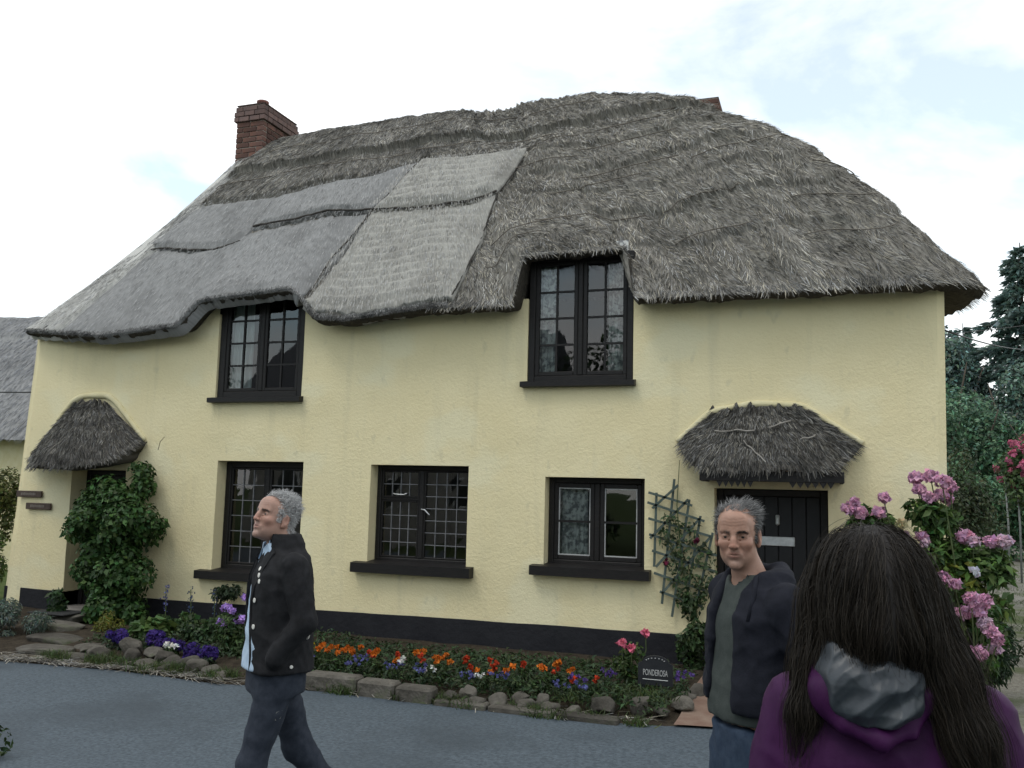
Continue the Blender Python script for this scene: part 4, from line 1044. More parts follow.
# ---------------------------------------------------------------- trellis with climber
M_TRELLIS = pmat('green_grey_lath', (.055, .075, .065), (.09, .115, .10), scale=14, rough=.85, stretch=(1, 1, .3))
tr = empty('trellis', (-1.42, -.06, .2), 'expanding green wooden lattice trellis fixed between window and right door', 'trellis')
def lath(x0, z0, x1, z1, y):
    d = unit(np.array([x1 - x0, z1 - z0])); nrm = np.array([-d[1], d[0]]) * .012
    p = [(x0 + nrm[0], z0 + nrm[1]), (x1 + nrm[0], z1 + nrm[1]), (x1 - nrm[0], z1 - nrm[1]), (x0 - nrm[0], z0 - nrm[1])]
    V = [(x, yy, z) for yy in (y - .006, y + .006) for x, z in p]
    mesh('lath', V, [(0, 1, 2, 3), (7, 6, 5, 4), (0, 4, 5, 1), (1, 5, 6, 2), (2, 6, 7, 3), (3, 7, 4, 0)], M_TRELLIS, tr)
# uprights lean a little, cross laths slope down to the right, as in the photo
for (x0, z0, x1, z1) in [(-1.68, .98, -1.66, 1.72), (-1.60, .62, -1.48, 1.86), (-1.50, .5, -1.33, 1.66), (-1.38, .55, -1.22, 1.50), (-1.27, .6, -1.10, 1.34)]: lath(x0, z0, x1, z1, -.045)
for (x0, z0, x1, z1) in [(-1.74, 1.72, -1.30, 1.60), (-1.75, 1.62, -1.18, 1.45), (-1.74, 1.46, -1.10, 1.30), (-1.73, 1.30, -1.06, 1.12), (-1.70, 1.14, -1.06, .96), (-1.68, .92, -1.12, .76), (-1.62, .74, -1.2, .62),
                         (-1.70, 1.56, -1.44, 1.80), (-1.72, 1.26, -1.34, 1.66), (-1.66, .98, -1.22, 1.48), (-1.60, .72, -1.12, 1.30)]: lath(x0, z0, x1, z1, -.058)
cl = empty('climbing_plant', (-1.25, -.2, .05), 'leafy climber with a few dark red blooms growing up the trellis', 'plant')
bl = clumpy((-1.22, -.28, .28), (.22, .2, .28), 12, .45, 53) + clumpy((-1.30, -.1, .62), (.2, .07, .25), 8, .8, 54)
leaves('foliage', bl, 1500, .055, (.03, .055, .018), cl)
leaves('foliage', [(-1.52, -.07, 1.35, .12, .03, .2), (-1.33, -.07, 1.15, .16, .03, .3), (-1.16, -.07, .95, .1, .03, .3), (-1.45, -.07, 1.0, .12, .03, .2), (-1.3, -.07, .75, .2, .04, .2)], 620, .05, (.05, .075, .03), cl)
for (x, z) in ((-1.25, 1.26), (-1.55, 1.04)): flower('flower', (x, -.1, z), .024, .038, (.10, .012, .035), 22, cl)
MB().tube([(-1.25, -.15, .0), (-1.28, -.08, .5), (-1.4, -.07, 1.0), (-1.45, -.07, 1.6), (-1.43, -.04, 2.05)], [.012, .01, .007, .005, .003], 6).build('stem', M_STEM, cl)

# ---------------------------------------------------------------- tall pink flowered plant at the right corner
hy = empty('pink_hydrangea', (.9, -.75, .03), 'tall plant with round pink flower heads at the right corner of the cottage', 'shrub')
heads = [(.15, 1.62, .07), (.25, 1.59, .07), (.20, 1.67, .055), (.40, 1.60, .065), (.44, 1.72, .05), (.71, 1.90, .07), (.83, 1.92, .07), (.90, 1.87, .08), (.74, 1.80, .055), (.98, 1.84, .06), (.81, 1.73, .075), (.90, 1.76, .07), (.97, 1.72, .055), (.58, 1.50, .045),
         (.60, 1.39, .06), (.74, 1.40, .06), (.76, 1.34, .045), (1.07, 1.41, .085), (1.13, 1.38, .06), (1.27, 1.38, .065), (1.37, 1.38, .075), (.90, 1.05, .07), (.98, 1.02, .05), (1.1, .90, .075), (1.20, .88, .075), (1.06, .76, .075), (1.15, .80, .085), (1.20, .70, .07), (1.24, .64, .055), (1.29, .58, .055), (1.15, .45, .08), (1.28, .48, .05), (.5, 1.1, .06)]
leaves('foliage', clumpy((.86, -.55, 1.05), (.34, .25, .55), 22, .38, 55) + clumpy((1.05, -.6, .5), (.4, .32, .5), 22, .4, 56) + clumpy((.3, -.5, 1.45), (.28, .15, .2), 8, .6, 57) + clumpy((.84, -.52, 1.62), (.22, .14, .28), 12, .5, 58) + clumpy((1.2, -.55, 1.2), (.22, .2, .2), 8, .5, 59), 9500, .085, (.060, .108, .028), hy, var=.45, aspect=.5)
leaves('foliage', clumpy((1.0, -.6, 1.0), (.3, .2, .35), 10, .4, 60), 420, .11, (.13, .17, .035), hy, aspect=.5)
for i, (x, z, r) in enumerate(heads):
    y = -.62 + rng.normal(0, .07)
    if z < 1.2: y = -.92 + rng.normal(0, .05); x, z = x * .962, 1.72 - (1.72 - z) * .962
    col = (.56, .31, .43) if rng.random() < .7 else (.56, .40, .48)
    if i == 13: col = (.55, .5, .3)
    flower('flower_head', (x, y, z), r * .82, .042, col, int(90 + 900 * r), hy, flat=.85, var=.22, up=.1)
    b = (1.0 if x > .5 else .7, -.5, .1); m = ((x + b[0]) / 2 + .05, y + .08, z * .55)
    MB().tube([b, m, (x, y, z - r * .6)], [.012, .008, .005], 5).build('stem', M_STEM, hy)
for (x, z) in ((1.12, 1.12),): flower('flower', (x, -.8, z), .035, .05, (.62, .6, .66), 18, hy)
# ---------------------------------------------------------------- stone edging of the bed
import bmesh
M_STONE = pmat('grey_brown_stone', (.06, .054, .045), (.115, .105, .09), scale=6, rough=.95, spec=.15, rand=.35, bump=.8, bscale=25, bdist=.02, c3=(.07, .08, .045), scale3=4, lo3=.55, hi3=.7)
_ico = None
def rock(x, y, z, sx, sy, sz, rz, parent, seed, name='stone', blocky=.0):
    global _ico
    if _ico is None:
        bm = bmesh.new(); bmesh.ops.create_icosphere(bm, subdivisions=3, radius=1); bm.verts.ensure_lookup_table()
        _ico = (np.array([v.co[:] for v in bm.verts]), np.array([[v.index for v in f.verts] for f in bm.faces])); bm.free()
    V, F = _ico; V = V.copy()
    g = np.random.default_rng(seed)
    for k in range(16):                                  # cut flat facets
        nrm = unit(g.normal(0, 1, 3)); h = g.uniform(.5, .82); d = V @ nrm; V = V - np.outer(np.maximum(d - h, 0), nrm)
    V = V * (1 + .16 * fbm(V[:, 0:1] * 2.2 + seed, V[:, 1:2] * 2.2, V[:, 2:3] * 2.2, octv=4))
    if blocky: V = np.sign(V) * np.abs(V) ** (1 - blocky)
    V = V * np.array([sx, sy, sz]); c, s_ = math.cos(rz), math.sin(rz)
    V = np.stack([V[:, 0] * c - V[:, 1] * s_, V[:, 0] * s_ + V[:, 1] * c, V[:, 2]], -1) + [x, y, z]
    return mesh(name, V, F, M_STONE, parent, smooth=False)
ed = empty('stone_edging', (-3.0, -2.25, 0), 'row of rough grey stones edging the flower bed along the lane', 'edging')
i = 0
for (x, y, sx, sz) in [(-2.92, -2.27, .13, .10), (-2.70, -2.30, .12, .08), (-2.50, -2.25, .13, .10), (-2.28, -2.28, .12, .09), (-2.08, -2.26, .11, .085), (-1.90, -2.22, .09, .07), (-1.68, -2.12, .17, .15), (-1.42, -2.02, .12, .15), (-1.25, -2.0, .10, .08), (-1.12, -1.80, .13, .13), (-1.13, -1.52, .11, .10), (-1.05, -1.38, .14, .14), (-.98, -1.1, .09, .08),
                       (-2.8, -2.16, .1, .13), (-2.38, -2.14, .1, .12), (-2.18, -2.15, .09, .1)]:
    rock(x, y, sz * .45, sx * .86, .11, sz * .74, rng.uniform(-.4, .4), ed, 100 + i); i += 1
for k, (x0, x1) in enumerate(((-4.22, -3.72), (-3.71, -3.36), (-3.35, -3.02))):
    y = -2.27 - .02 * k; V = MB().box(x0, x1 - .012, y - .10, y + .07, -.02, .135 - .01 * k, .02).build('kerb_block', M_STONE, ed)
for k, (x0, x1) in enumerate(((-3.0, -2.55), (-2.54, -2.0), (-1.99, -1.5))):
    MB().box(x0, x1 - .012, -2.42, -2.3, -.02, .045, .012).build('kerb_block', M_STONE, ed)
rk = empty('rockery', (-6.0, -2.1, 0), 'heap of rounded stones holding the violet cushions left of the walking man', 'rockery')
for (x, y, z, sx, sz) in [(-6.75, -2.02, .05, .13, .08), (-6.62, -2.12, .05, .12, .07), (-6.45, -1.92, .10, .16, .12), (-6.30, -2.08, .05, .12, .08), (-6.12, -1.95, .08, .12, .08), (-5.95, -2.05, .08, .10, .07), (-5.80, -2.1, .05, .12, .08), (-5.62, -2.12, .05, .15, .10), (-5.42, -2.2, .05, .13, .11), (-5.25, -2.22, .04, .12, .07),
                          (-6.95, -1.95, .04, .12, .06), (-6.0, -2.22, .03, .12, .06), (-5.7, -2.28, .03, .1, .05), (-6.5, -2.22, .03, .1, .05), (-6.2, -2.26, .02, .09, .04), (-5.1, -2.3, .03, .1, .06)]:
    rock(x, y, z, sx, .12, sz, rng.uniform(-.5, .5), rk, 140 + i); i += 1
# grass tufts between the stones and at the lane edge
def tufts(name, spots, n, h, base, label):
    Ps = []; Ts = []
    for (x, y, z, r) in spots: Ps.append(np.stack([x + rng.normal(0, r, n), y + rng.normal(0, r * .6, n), np.full(n, z)], -1))
    P = np.concatenate(Ps); N = len(P); d = unit(rng.normal(0, .5, (N, 3)) + [0, 0, 1]); L = (h * rng.uniform(.4, 1.3, N))[:, None]
    s = unit(np.cross(d, rng.normal(0, 1, (N, 3)))) * .0035; bend = rng.normal(0, .3, (N, 3)) * L; bend[:, 2] = -np.abs(bend[:, 2]) * .5
    V = np.stack([P - s, P + s, P + d * L * .6 + s * .7, P + d * L + bend, P + d * L * .6 - s * .7], 1).reshape(-1, 3)
    b = np.arange(N)[:, None] * 5; F = np.concatenate([b + [0, 1, 2], b + [0, 2, 4], b + [4, 2, 3]], 1).reshape(-1, 3)
    tag(mesh(name, V, F, M_LEAF, attrs={'tint': ('FLOAT_COLOR', np.repeat(tints(N, base, .3), 5, 0))}), label, 'grass', kind='stuff')
sp = [(rng.uniform(-7.2, -5.0), -2.28 + rng.normal(0, .06), .01, .06) for _ in range(26)] + [(rng.uniform(-4.9, -1.2), -2.36 + rng.normal(0, .03), .0, .05) for _ in range(22)] + [(-1.9, -2.1, .08, .08), (-1.5, -1.8, .1, .12), (-1.35, -1.9, .1, .1)]
tufts('grass_tufts', sp, 90, .10, (.05, .075, .022), 'tufts of grass along the stones and lane edge')
# dry straw swept to the lane edge by the path
n = 2600
x = rng.uniform(-9.5, -5.0, n); x = np.where(rng.random(n) < .3, rng.uniform(-9.5, -1.3, n), x); y = road_edge(x) + .08 + np.abs(rng.normal(0, .12, n)) - .1
P = np.stack([x, y, .012 + .02 * rng.random(n)], -1); a = rng.normal(0, .7, n); d = np.stack([np.cos(a), np.sin(a), rng.normal(0, .12, n)], -1); L = (.10 * rng.uniform(.3, 1.6, n))[:, None]
s_ = np.stack([-np.sin(a), np.cos(a), 0 * a], -1) * .0035
V = np.stack([P - s_, P + s_, P + d * L + s_, P + d * L - s_], 1).reshape(-1, 3)
tag(mesh('straw_litter', V, np.arange(4 * n).reshape(n, 4), M_STRAW, attrs={'tint': ('FLOAT_COLOR', np.repeat(straw_tints(n, .10, .34, 1.6), 4, 0))}), 'dry straw litter along the edge of the lane', 'straw', kind='stuff')
# path slabs to the left door, brick apron at the right door
pa = empty('stone_path', (-7.8, -1.6, 0), 'short path of worn stone slabs leading up to the left door', 'path')
for (x, y, sx, sy, z, rz) in [(-7.35, -2.05, .34, .20, .055, .1), (-7.7, -1.62, .36, .2, .085, -.05), (-8.15, -1.15, .36, .22, .12, .08), (-8.5, -.6, .38, .25, .15, 0), (-7.0, -2.2, .25, .14, .04, .2), (-7.1, -1.75, .2, .15, .06, .3)]:
    m = rock(x, y, z - .05, sx, sy, .06, rz, pa, 200 + i, 'slab', blocky=.45); i += 1
xs = np.linspace(-1.12, 1.22, 30); ys = np.linspace(0, 1, 24); X = np.repeat(xs[:, None], 24, 1); e = road_edge(xs) - .02 + .03 * fbm(xs * 4, 0 * xs, seed=14)
Yy = e[:, None] + (.02 - e[:, None]) * ys[None]; Zz = .018 + .06 * sstep(.05, .5, ys)[None] + .006 * fbm(X * 3, Yy * 3, seed=12)
tag(mesh('door_apron', np.stack([X, Yy, Zz], -1), grid_faces(30, 24), M_PATH, smooth=True), kind='structure')
# dark doormat
M_MAT = pmat('dark_mat', (.02, .02, .02), (.035, .035, .033), scale=60, rough=1, bump=.6, bscale=120, bdist=.01)
tag(MB().box(-8.85, -8.3, -.95, -.6, .150, .168, .008).build('door_mat', M_MAT), 'dark mat on the step before the left door', 'mat')
# a sprig poking up at the near left, rooted on the lane side
sx, sy = -4.80, -4.85
o = empty('weed_sprig', (sx, sy, .02), 'small dark leafy sprig at the lower left corner', 'plant')
leaves('foliage', [(sx, sy, .12, .10, .08, .10)], 60, .05, (.03, .055, .015), o)
# ---------------------------------------------------------------- neighbouring thatched cottage on the left
nb = empty('neighbour_cottage', (-19.8, 6.8, 0), 'neighbouring cottage with smooth grey thatch at the left edge', 'cottage')
def nb_P(s, t, off=0.0):
    s = np.asarray(s, float); t = np.asarray(t, float)
    x = s; y = 3.75 + 3.05 * t; z = 2.42 + 2.98 * (t + .05 * np.sin(math.pi * t)) + .05 * fbm(s * .8, t * 3, seed=91) + .02 * fbm(s * 5, t * 9, seed=92) + .10 * sstep(.80, .82, t + .02 * vnoise(s * 1.5, 0 * s)) + off
    return np.stack([x + 0 * t, y + 0 * s, z], -1)
S, T = np.meshgrid(np.linspace(-26, -13.3, 120), np.linspace(0, 1, 50), indexing='ij'); P = nb_P(S, T)
B = P[:, ::-1].copy(); B[..., 1] = 13.6 - B[..., 1]
mesh('thatch', np.concatenate([P.reshape(-1, 3)]), grid_faces(120, 50), M_THATCH_G, nb, smooth=True, attrs={'st': ('FLOAT_VECTOR', np.stack([S, T * 4.3, 0 * S], -1).reshape(-1, 3))})
mesh('thatch', B.reshape(-1, 3), grid_faces(120, 50), M_THATCH_G, nb, smooth=True, attrs={'st': ('FLOAT_VECTOR', np.stack([S, T * 4.3, 0 * S], -1).reshape(-1, 3))})
MB().add([(-26, 3.75, 2.42), (-13.3, 3.75, 2.42), (-13.3, 4.2, 2.5), (-26, 4.2, 2.5), (-26, 3.75, 2.40), (-13.3, 3.75, 2.40)], [(0, 3, 2, 1)]).build('eave_underside', M_DARKTHATCH, nb)
MB().box(-25.6, -13.7, 4.1, 9.5, -.05, 2.52).build('wall', M_RENDER_PALE, nb)
MB().add([(-13.71, 4.1, 2.5), (-13.71, 9.5, 2.5), (-13.71, 6.8, 5.3)], [(0, 1, 2)]).add([(-25.6, 4.1, 2.5), (-25.6, 6.8, 5.3), (-25.6, 9.5, 2.5)], [(0, 1, 2)]).build('gable', M_RENDER_PALE, nb)
for x in (-16.5, -20.5):
    w = MB().box(x - .5, x + .5, 4.06, 4.12, .95, 1.9, .01).build('window', M_BLACKWOOD, nb)
    for a in (-.22, .22): MB().box(x + a - .19, x + a + .19, 4.045, 4.062, 1.02, 1.83).build('pane', pmat('dark_glazing', (.02, .025, .03), rough=.08, spec=.6), w)
n = 9000; s = rng.uniform(-18.5, -13.4, n); t = rng.random(n)
strands('combed_reed', nb_P, s, t, np.full(n, .12), np.full(n, .010), .12, .1, straw_tints(n, .13, .30, .2) * np.array([.96, .99, 1.05, 1]), nb, off=.004)
M_WIRE = pmat('black_cable', (.012, .012, .012), rough=.5)
def wire(a, b, sag, label, r=.008):
    a, b = np.array(a, float), np.array(b, float); u = np.linspace(0, 1, 24)[:, None]; P = a + (b - a) * u; P[:, 2] -= sag * 4 * (u * (1 - u))[:, 0]
    tag(MB().tube(P, r, 6).build('cable', M_WIRE, smooth=True), label, 'cable')
wire((-10.18, .8, 2.96), (-22, 1.4, 4.3), .35, 'thin black cable crossing the neighbouring thatch', .010)
wire((1.31, 2.4, 3.71), (9.0, 30, 8.4), .5, 'thin black cable leaving the right eave of the cottage', .010)
wire((1.2, 4.6, 4.0), (14, 26, 9.5), .3, 'thinner upper cable behind the right eave', .006)

# hedge plants at the left edge
o = empty('hedge_bush', (-11.4, .6, 0), 'olive green bush at the left edge, before the neighbouring cottage', 'bush')
leaves('foliage', clumpy((-11.42, .6, 1.35), (.62, .6, .62), 22, .4, 101), 6000, .06, (.085, .10, .03), o, var=.35)
o = empty('hedge_bush', (-10.85, -.1, 0), 'bright green bush low at the left edge by the cottage corner', 'bush')
leaves('foliage', clumpy((-10.86, -.1, .6), (.42, .45, .62), 22, .4, 102), 6500, .055, (.075, .125, .025), o, var=.4)

# ---------------------------------------------------------------- trees and bushes beyond the right corner
def trunk_mesh(pts, r, parent, name='trunk'):
    return MB().tube(pts, r, 9).build(name, M_BARK, parent, smooth=True)
def conifer(x, y, h, R, base, label, seed, n_sp=13000, z0=1.0, lean=0):
    g = np.random.default_rng(seed)
    o = empty('conifer_tree', (x, y, 0), label, 'tree', 'conifers beyond the drive')
    zs = np.linspace(0, h, 12); trunk_mesh(np.stack([x + lean * zs / h, y + 0 * zs, zs], -1), .02 + .018 * (h - zs) , o)
    Ps = []; Ds = []
    br = MB(); levels = int(h / .42)
    for i in range(levels):
        z = z0 + (h - z0) * i / levels; f = (z - z0) / (h - z0); rad = R * (1 - f) ** .8 * g.uniform(.75, 1.12) + .12
        for k in range(6):
            a = g.uniform(0, 6.28); rr = rad * g.uniform(.55, 1.15)
            p0 = np.array([x + lean * z / h, y, z]); d = np.array([math.cos(a), math.sin(a), 0])
            m = 7; u = np.linspace(0, 1, m)[:, None]; pts = p0 + d * rr * u + np.array([0, 0, 1]) * (.18 * rr * u - .42 * rr * u ** 2)
            br.tube(pts[::2], np.linspace(.035, .008, len(pts[::2])), 4, cap=False)
            q = max(int(n_sp / (levels * 6) * (rr / R * 1.6)), 5); uu = g.random(q) ** .7
            c = p0 + d * rr * uu[:, None] + np.array([0, 0, 1]) * (.18 * rr * uu - .42 * rr * uu ** 2)[:, None]
            c = c + np.cross(d, [0, 0, 1]) * (g.normal(0, .16, q) * rr * (1.1 - uu * .6))[:, None]; c[:, 2] += g.normal(-.05, .07, q)
            Ps.append(c); Ds.append(np.repeat((d + [0, 0, -.35])[None], q, 0))
    br.build('branches', M_BARK, o)['kind'] = 'stuff'
    P = np.concatenate(Ps); D = np.concatenate(Ds); N = unit(g.normal(0, .4, P.shape) + [0, 0, 1])
    V, F, T = leaf_geo(P, N, .36, tints(len(P), base, .25, .1), .45, .25, axis=D)
    mesh('crown', V, F, M_LEAF, o, attrs={'tint': ('FLOAT_COLOR', T)})
def broadleaf(x, y, h, R, base, label, seed, n=9000, size=.16, zc=.6, kind='tree'):
    o = empty(kind, (x, y, 0), label, 'tree' if kind == 'tree' else 'bush')
    if kind == 'tree':
        trunk_mesh([(x, y, 0), (x + .1, y, h * .3), (x, y + .1, h * .65)], [.22, .16, .06], o)
        mb = MB()
        for k in range(5):
            a = k * 1.3; mb.tube([(x + .05, y, h * .32), (x + R * .4 * math.cos(a), y + R * .4 * math.sin(a), h * .55), (x + R * .7 * math.cos(a), y + R * .7 * math.sin(a), h * .75)], [.1, .06, .02], 6)
        mb.build('limbs', M_BARK, o, smooth=True)
    leaves('crown', clumpy((x, y, h * zc), (R, R, h * (1 - zc)), 34, .36, seed), n, size, base, o, var=.4, shell=.45)
    return o
conifer(8.3, 36, 13.4, 4.0, (.13, .19, .17), 'tall blue green conifer rising above the drive, partly out of frame', 111, 34000)  # distance haze is put into the pale blue green of the conifers
conifer(6.9, 44, 11.2, 3.0, (.13, .19, .17), 'shorter conifer seen between the cottage eave and the tall conifer', 112, 22000)
conifer(12.5, 40, 14.5, 3.2, (.085, .13, .11), 'conifer beyond the drive, out to the right of the tall one', 113, 9000)
conifer(4.6, 40, 8.4, 2.6, (.13, .19, .17), 'conifer half hidden behind the right end of the cottage', 114, 22000)
for i, (x, y, h, R, c, lab) in enumerate([(5.2, 30, 5.6, 2.2, (0.085, 0.158, 0.092), 'dark round tree below the conifers'), (7.8, 28, 5.0, 2.1, (0.078, 0.151, 0.085), 'dark bushy tree at the right edge below the tall conifer'), (3.2, 27, 5.0, 1.7, (0.092, 0.167, 0.097), 'dark tree just beyond the right wall of the cottage'),
                                           (10.8, 30, 6.4, 2.6, (0.092, 0.167, 0.092), 'broad dark tree beyond the pink flowering bush')]):
    broadleaf(x, y, h * 1.22, R * 1.1, c, lab, 120 + i, 16000, .17, .52)
for i, (x, y, h, R, c, lab) in enumerate([(4.6, 21, 2.9, 1.6, (0.068, 0.135, 0.068), 'mid green rounded bush below the dark trees'), (6.6, 20, 2.9, 1.6, (0.068, 0.128, 0.063), 'mid green bush behind the pink flowering bush'), (8.8, 20, 3.0, 1.7, (0.060, 0.120, 0.053), 'mid green bush at the far right beyond the drive'), (3.0, 18, 2.8, 1.1, (0.075, 0.128, 0.053), 'mid green bush close to the corner of the cottage')]):
    broadleaf(x, y, h, R, c, lab, 130 + i, 11000, .12, .45, 'bush')
broadleaf(2.15, 7.6, 2.9, .75, (.040, .055, .025), 'dark olive shrub against the right end of the cottage', 140, 6500, .07, .5, 'bush')
broadleaf(2.75, 11.5, 2.0, .7, (.035, .055, .022), 'small dark shrub beside the drive under the pink blooms', 141, 4000, .07, .5, 'bush')
broadleaf(4.9, 35, 10.2, 2.3, (.11, .165, .14), 'soft blue green tree between the cottage eave and the conifers', 145, 15000, .2, .55)  # this tree and the next carry distance haze in their leaf colour
broadleaf(7.4, 33, 8.6, 2.4, (.11, .165, .13), 'haze-tinted green tree in front of the tall conifer', 146, 15000, .2, .5)
# pink flowering bush
o = empty('pink_rose_tree', (3.9, 13, 0), 'bush with masses of crimson pink blooms at the right edge', 'bush')
leaves('foliage', clumpy((4.1, 12.9, 2.35), (.8, .75, .85), 26, .4, 150), 6500, .10, (.06, .095, .035), o)
for k in range(34):
    q = unit(rng.normal(0, 1, 3) + [-.2, -.7, .25]); c = np.array([4.05, 13.0, 2.55]) + q * [.72, .65, .55] * rng.uniform(.85, 1.05)
    flower('bloom', c, .085 * rng.uniform(.7, 1.3), .08, (.46, .13, .21), 34, o)
for x in (3.56, 3.78): MB().tube([(x, 12.6, 0), (x + .01, 12.6, 1.2), (x, 12.7, 2.2)], [.022, .02, .015], 6).build('pole', pmat('pale_pole', (.14, .15, .14), (.2, .2, .19), scale=9, rough=.8), o, smooth=True)
# grass and weeds on the drive
sp = [(rng.uniform(1.6, 5.5), rng.uniform(1.0, 24), .012, .25) for _ in range(70)]
tufts('drive_grass', sp, 60, .09, (.06, .085, .028), 'patches of short grass growing through the gravel drive')
o = empty('leafy_weed', (1.75, 2.2, 0), 'low bright green leafy weed on the drive beside the pink flowered plant', 'plant')
leaves('foliage', clumpy((1.62, 2.0, .55), (.28, .3, .16), 6, .5, 151) , 260, .14, (.07, .12, .035), o, aspect=.4); MB().tube([(1.7, 2.1, 0), (1.65, 2.05, .5)], .02, 6).build('stem', M_STEM, o)
o = empty('fern_plant', (1.35, -.35, 0), 'dark feathery plant at the foot of the pink flowered plant by the drive', 'plant')
leaves('foliage', clumpy((1.28, -.35, .38), (.25, .25, .4), 14, .4, 152), 2600, .07, (.03, .055, .025), o, aspect=.25)

# ---------------------------------------------------------------- across the lane, behind the camera: what the windows mirror
for i, x in enumerate((-6.5, -3.0, .5, 4.0, 7.5)):
    o = empty('added_hedge', (x, -14.2, 0), ORD[i] + ' added hedge section across the lane behind the viewpoint, counted from the west end', 'hedge', 'added hedge sections across the lane')  # unseen hedge added to darken the reflections and lessen light on the facade
    leaves('foliage', clumpy((x, -14.2, 1.0), (2.0, .8, 1.1), 22, .4, 160 + i), 2600, .16, (.035, .06, .02), o)
for i, (x, h) in enumerate(((-24, 8.5), (-5.5, 7.5), (-1.2, 6.5), (5, 8))):
    broadleaf(x, -19.0, h, 2.6, (.03, .055, .02), ('first', 'second', 'third', 'fourth')[i] + ' tree across the lane behind the viewpoint, counted from the west end', 170 + i, 6000, .22, .6)
# grey rendered house across the lane, mirrored faintly in the lower windows
oh = empty('opposite_house', (-13, -18.5, 0), 'plain grey rendered house across the lane behind the viewpoint', 'house')
M_GREYR = pmat('grey_render', (.36, .34, .31), (.42, .40, .36), scale=2, rough=.9)
MB().box(-18, -8.5, -21.5, -15.6, -.05, 4.6).build('wall', M_GREYR, oh)
MB().add([(-18.3, -15.3, 4.5), (-8.2, -15.3, 4.5), (-8.2, -18.55, 6.9), (-18.3, -18.55, 6.9), (-8.2, -21.8, 4.5), (-18.3, -21.8, 4.5)], [(0, 1, 2, 3), (3, 2, 4, 5), (1, 4, 2), (0, 3, 5), (0, 5, 4, 1)]).build('roof', pmat('slate_roof', (.07, .075, .085), (.1, .105, .115), scale=8, rough=.8), oh)
for x in (-16.5, -13.2, -10.2):
    for z in (1.0, 3.0):
        w = MB().box(x - .55, x + .55, -15.64, -15.56, z, z + 1.1, .01).build('window', M_WHITE, oh)
        MB().box(x - .48, x + .48, -15.575, -15.553, z + .07, z + 1.03).build('pane', pmat('dark_glazing', (.02, .025, .03), rough=.08, spec=.6), w)
# ---------------------------------------------------------------- implicit modelling for people
def smin(a, b, k):
    h = np.clip(.5 + .5 * (b - a) / k, 0, 1)
    return b + (a - b) * h - k * h * (1 - h)
def smax(a, b, k): return -smin(-a, -b, k)
def ell(p, c, r):
    q = [(p[i] - c[i]) / r[i] for i in range(3)]
    k0 = np.sqrt(q[0]**2 + q[1]**2 + q[2]**2)
    k1 = np.sqrt((q[0]/r[0])**2 + (q[1]/r[1])**2 + (q[2]/r[2])**2)
    return k0 * (k0 - 1) / np.maximum(k1, 1e-6)
def cap(p, a, b, r0, r1):
    ba = [b[i] - a[i] for i in range(3)]; L = sum(x * x for x in ba)
    pa = [p[i] - a[i] for i in range(3)]
    h = np.clip((pa[0]*ba[0] + pa[1]*ba[1] + pa[2]*ba[2]) / L, 0, 1)
    return np.sqrt(sum((pa[i] - ba[i] * h) ** 2 for i in range(3))) - (r0 + (r1 - r0) * h)
def chain(p, pts, k=.02):
    """tapered tube through (x,y,z,r) points"""
    d = None
    for a, b in zip(pts[:-1], pts[1:]):
        c = cap(p, a[:3], b[:3], a[3], b[3]); d = c if d is None else smin(d, c, k)
    return d
def loft(p, secs):
    """upright body: sections (z, half width, half depth, x shift, y shift) from low to high, superelliptic"""
    s = np.array(secs, float); z = p[2]
    a, b, cx, cy = (np.interp(z, s[:, 0], s[:, i]) for i in range(1, 5))
    q = (np.abs((p[0] - cx) / a) ** 2.4 + np.abs((p[1] - cy) / b) ** 2.4) ** (1 / 2.4)
    d = (q - 1) * np.minimum(a, b)
    return np.maximum(d, np.maximum(s[0, 0] - z, z - s[-1, 0]))
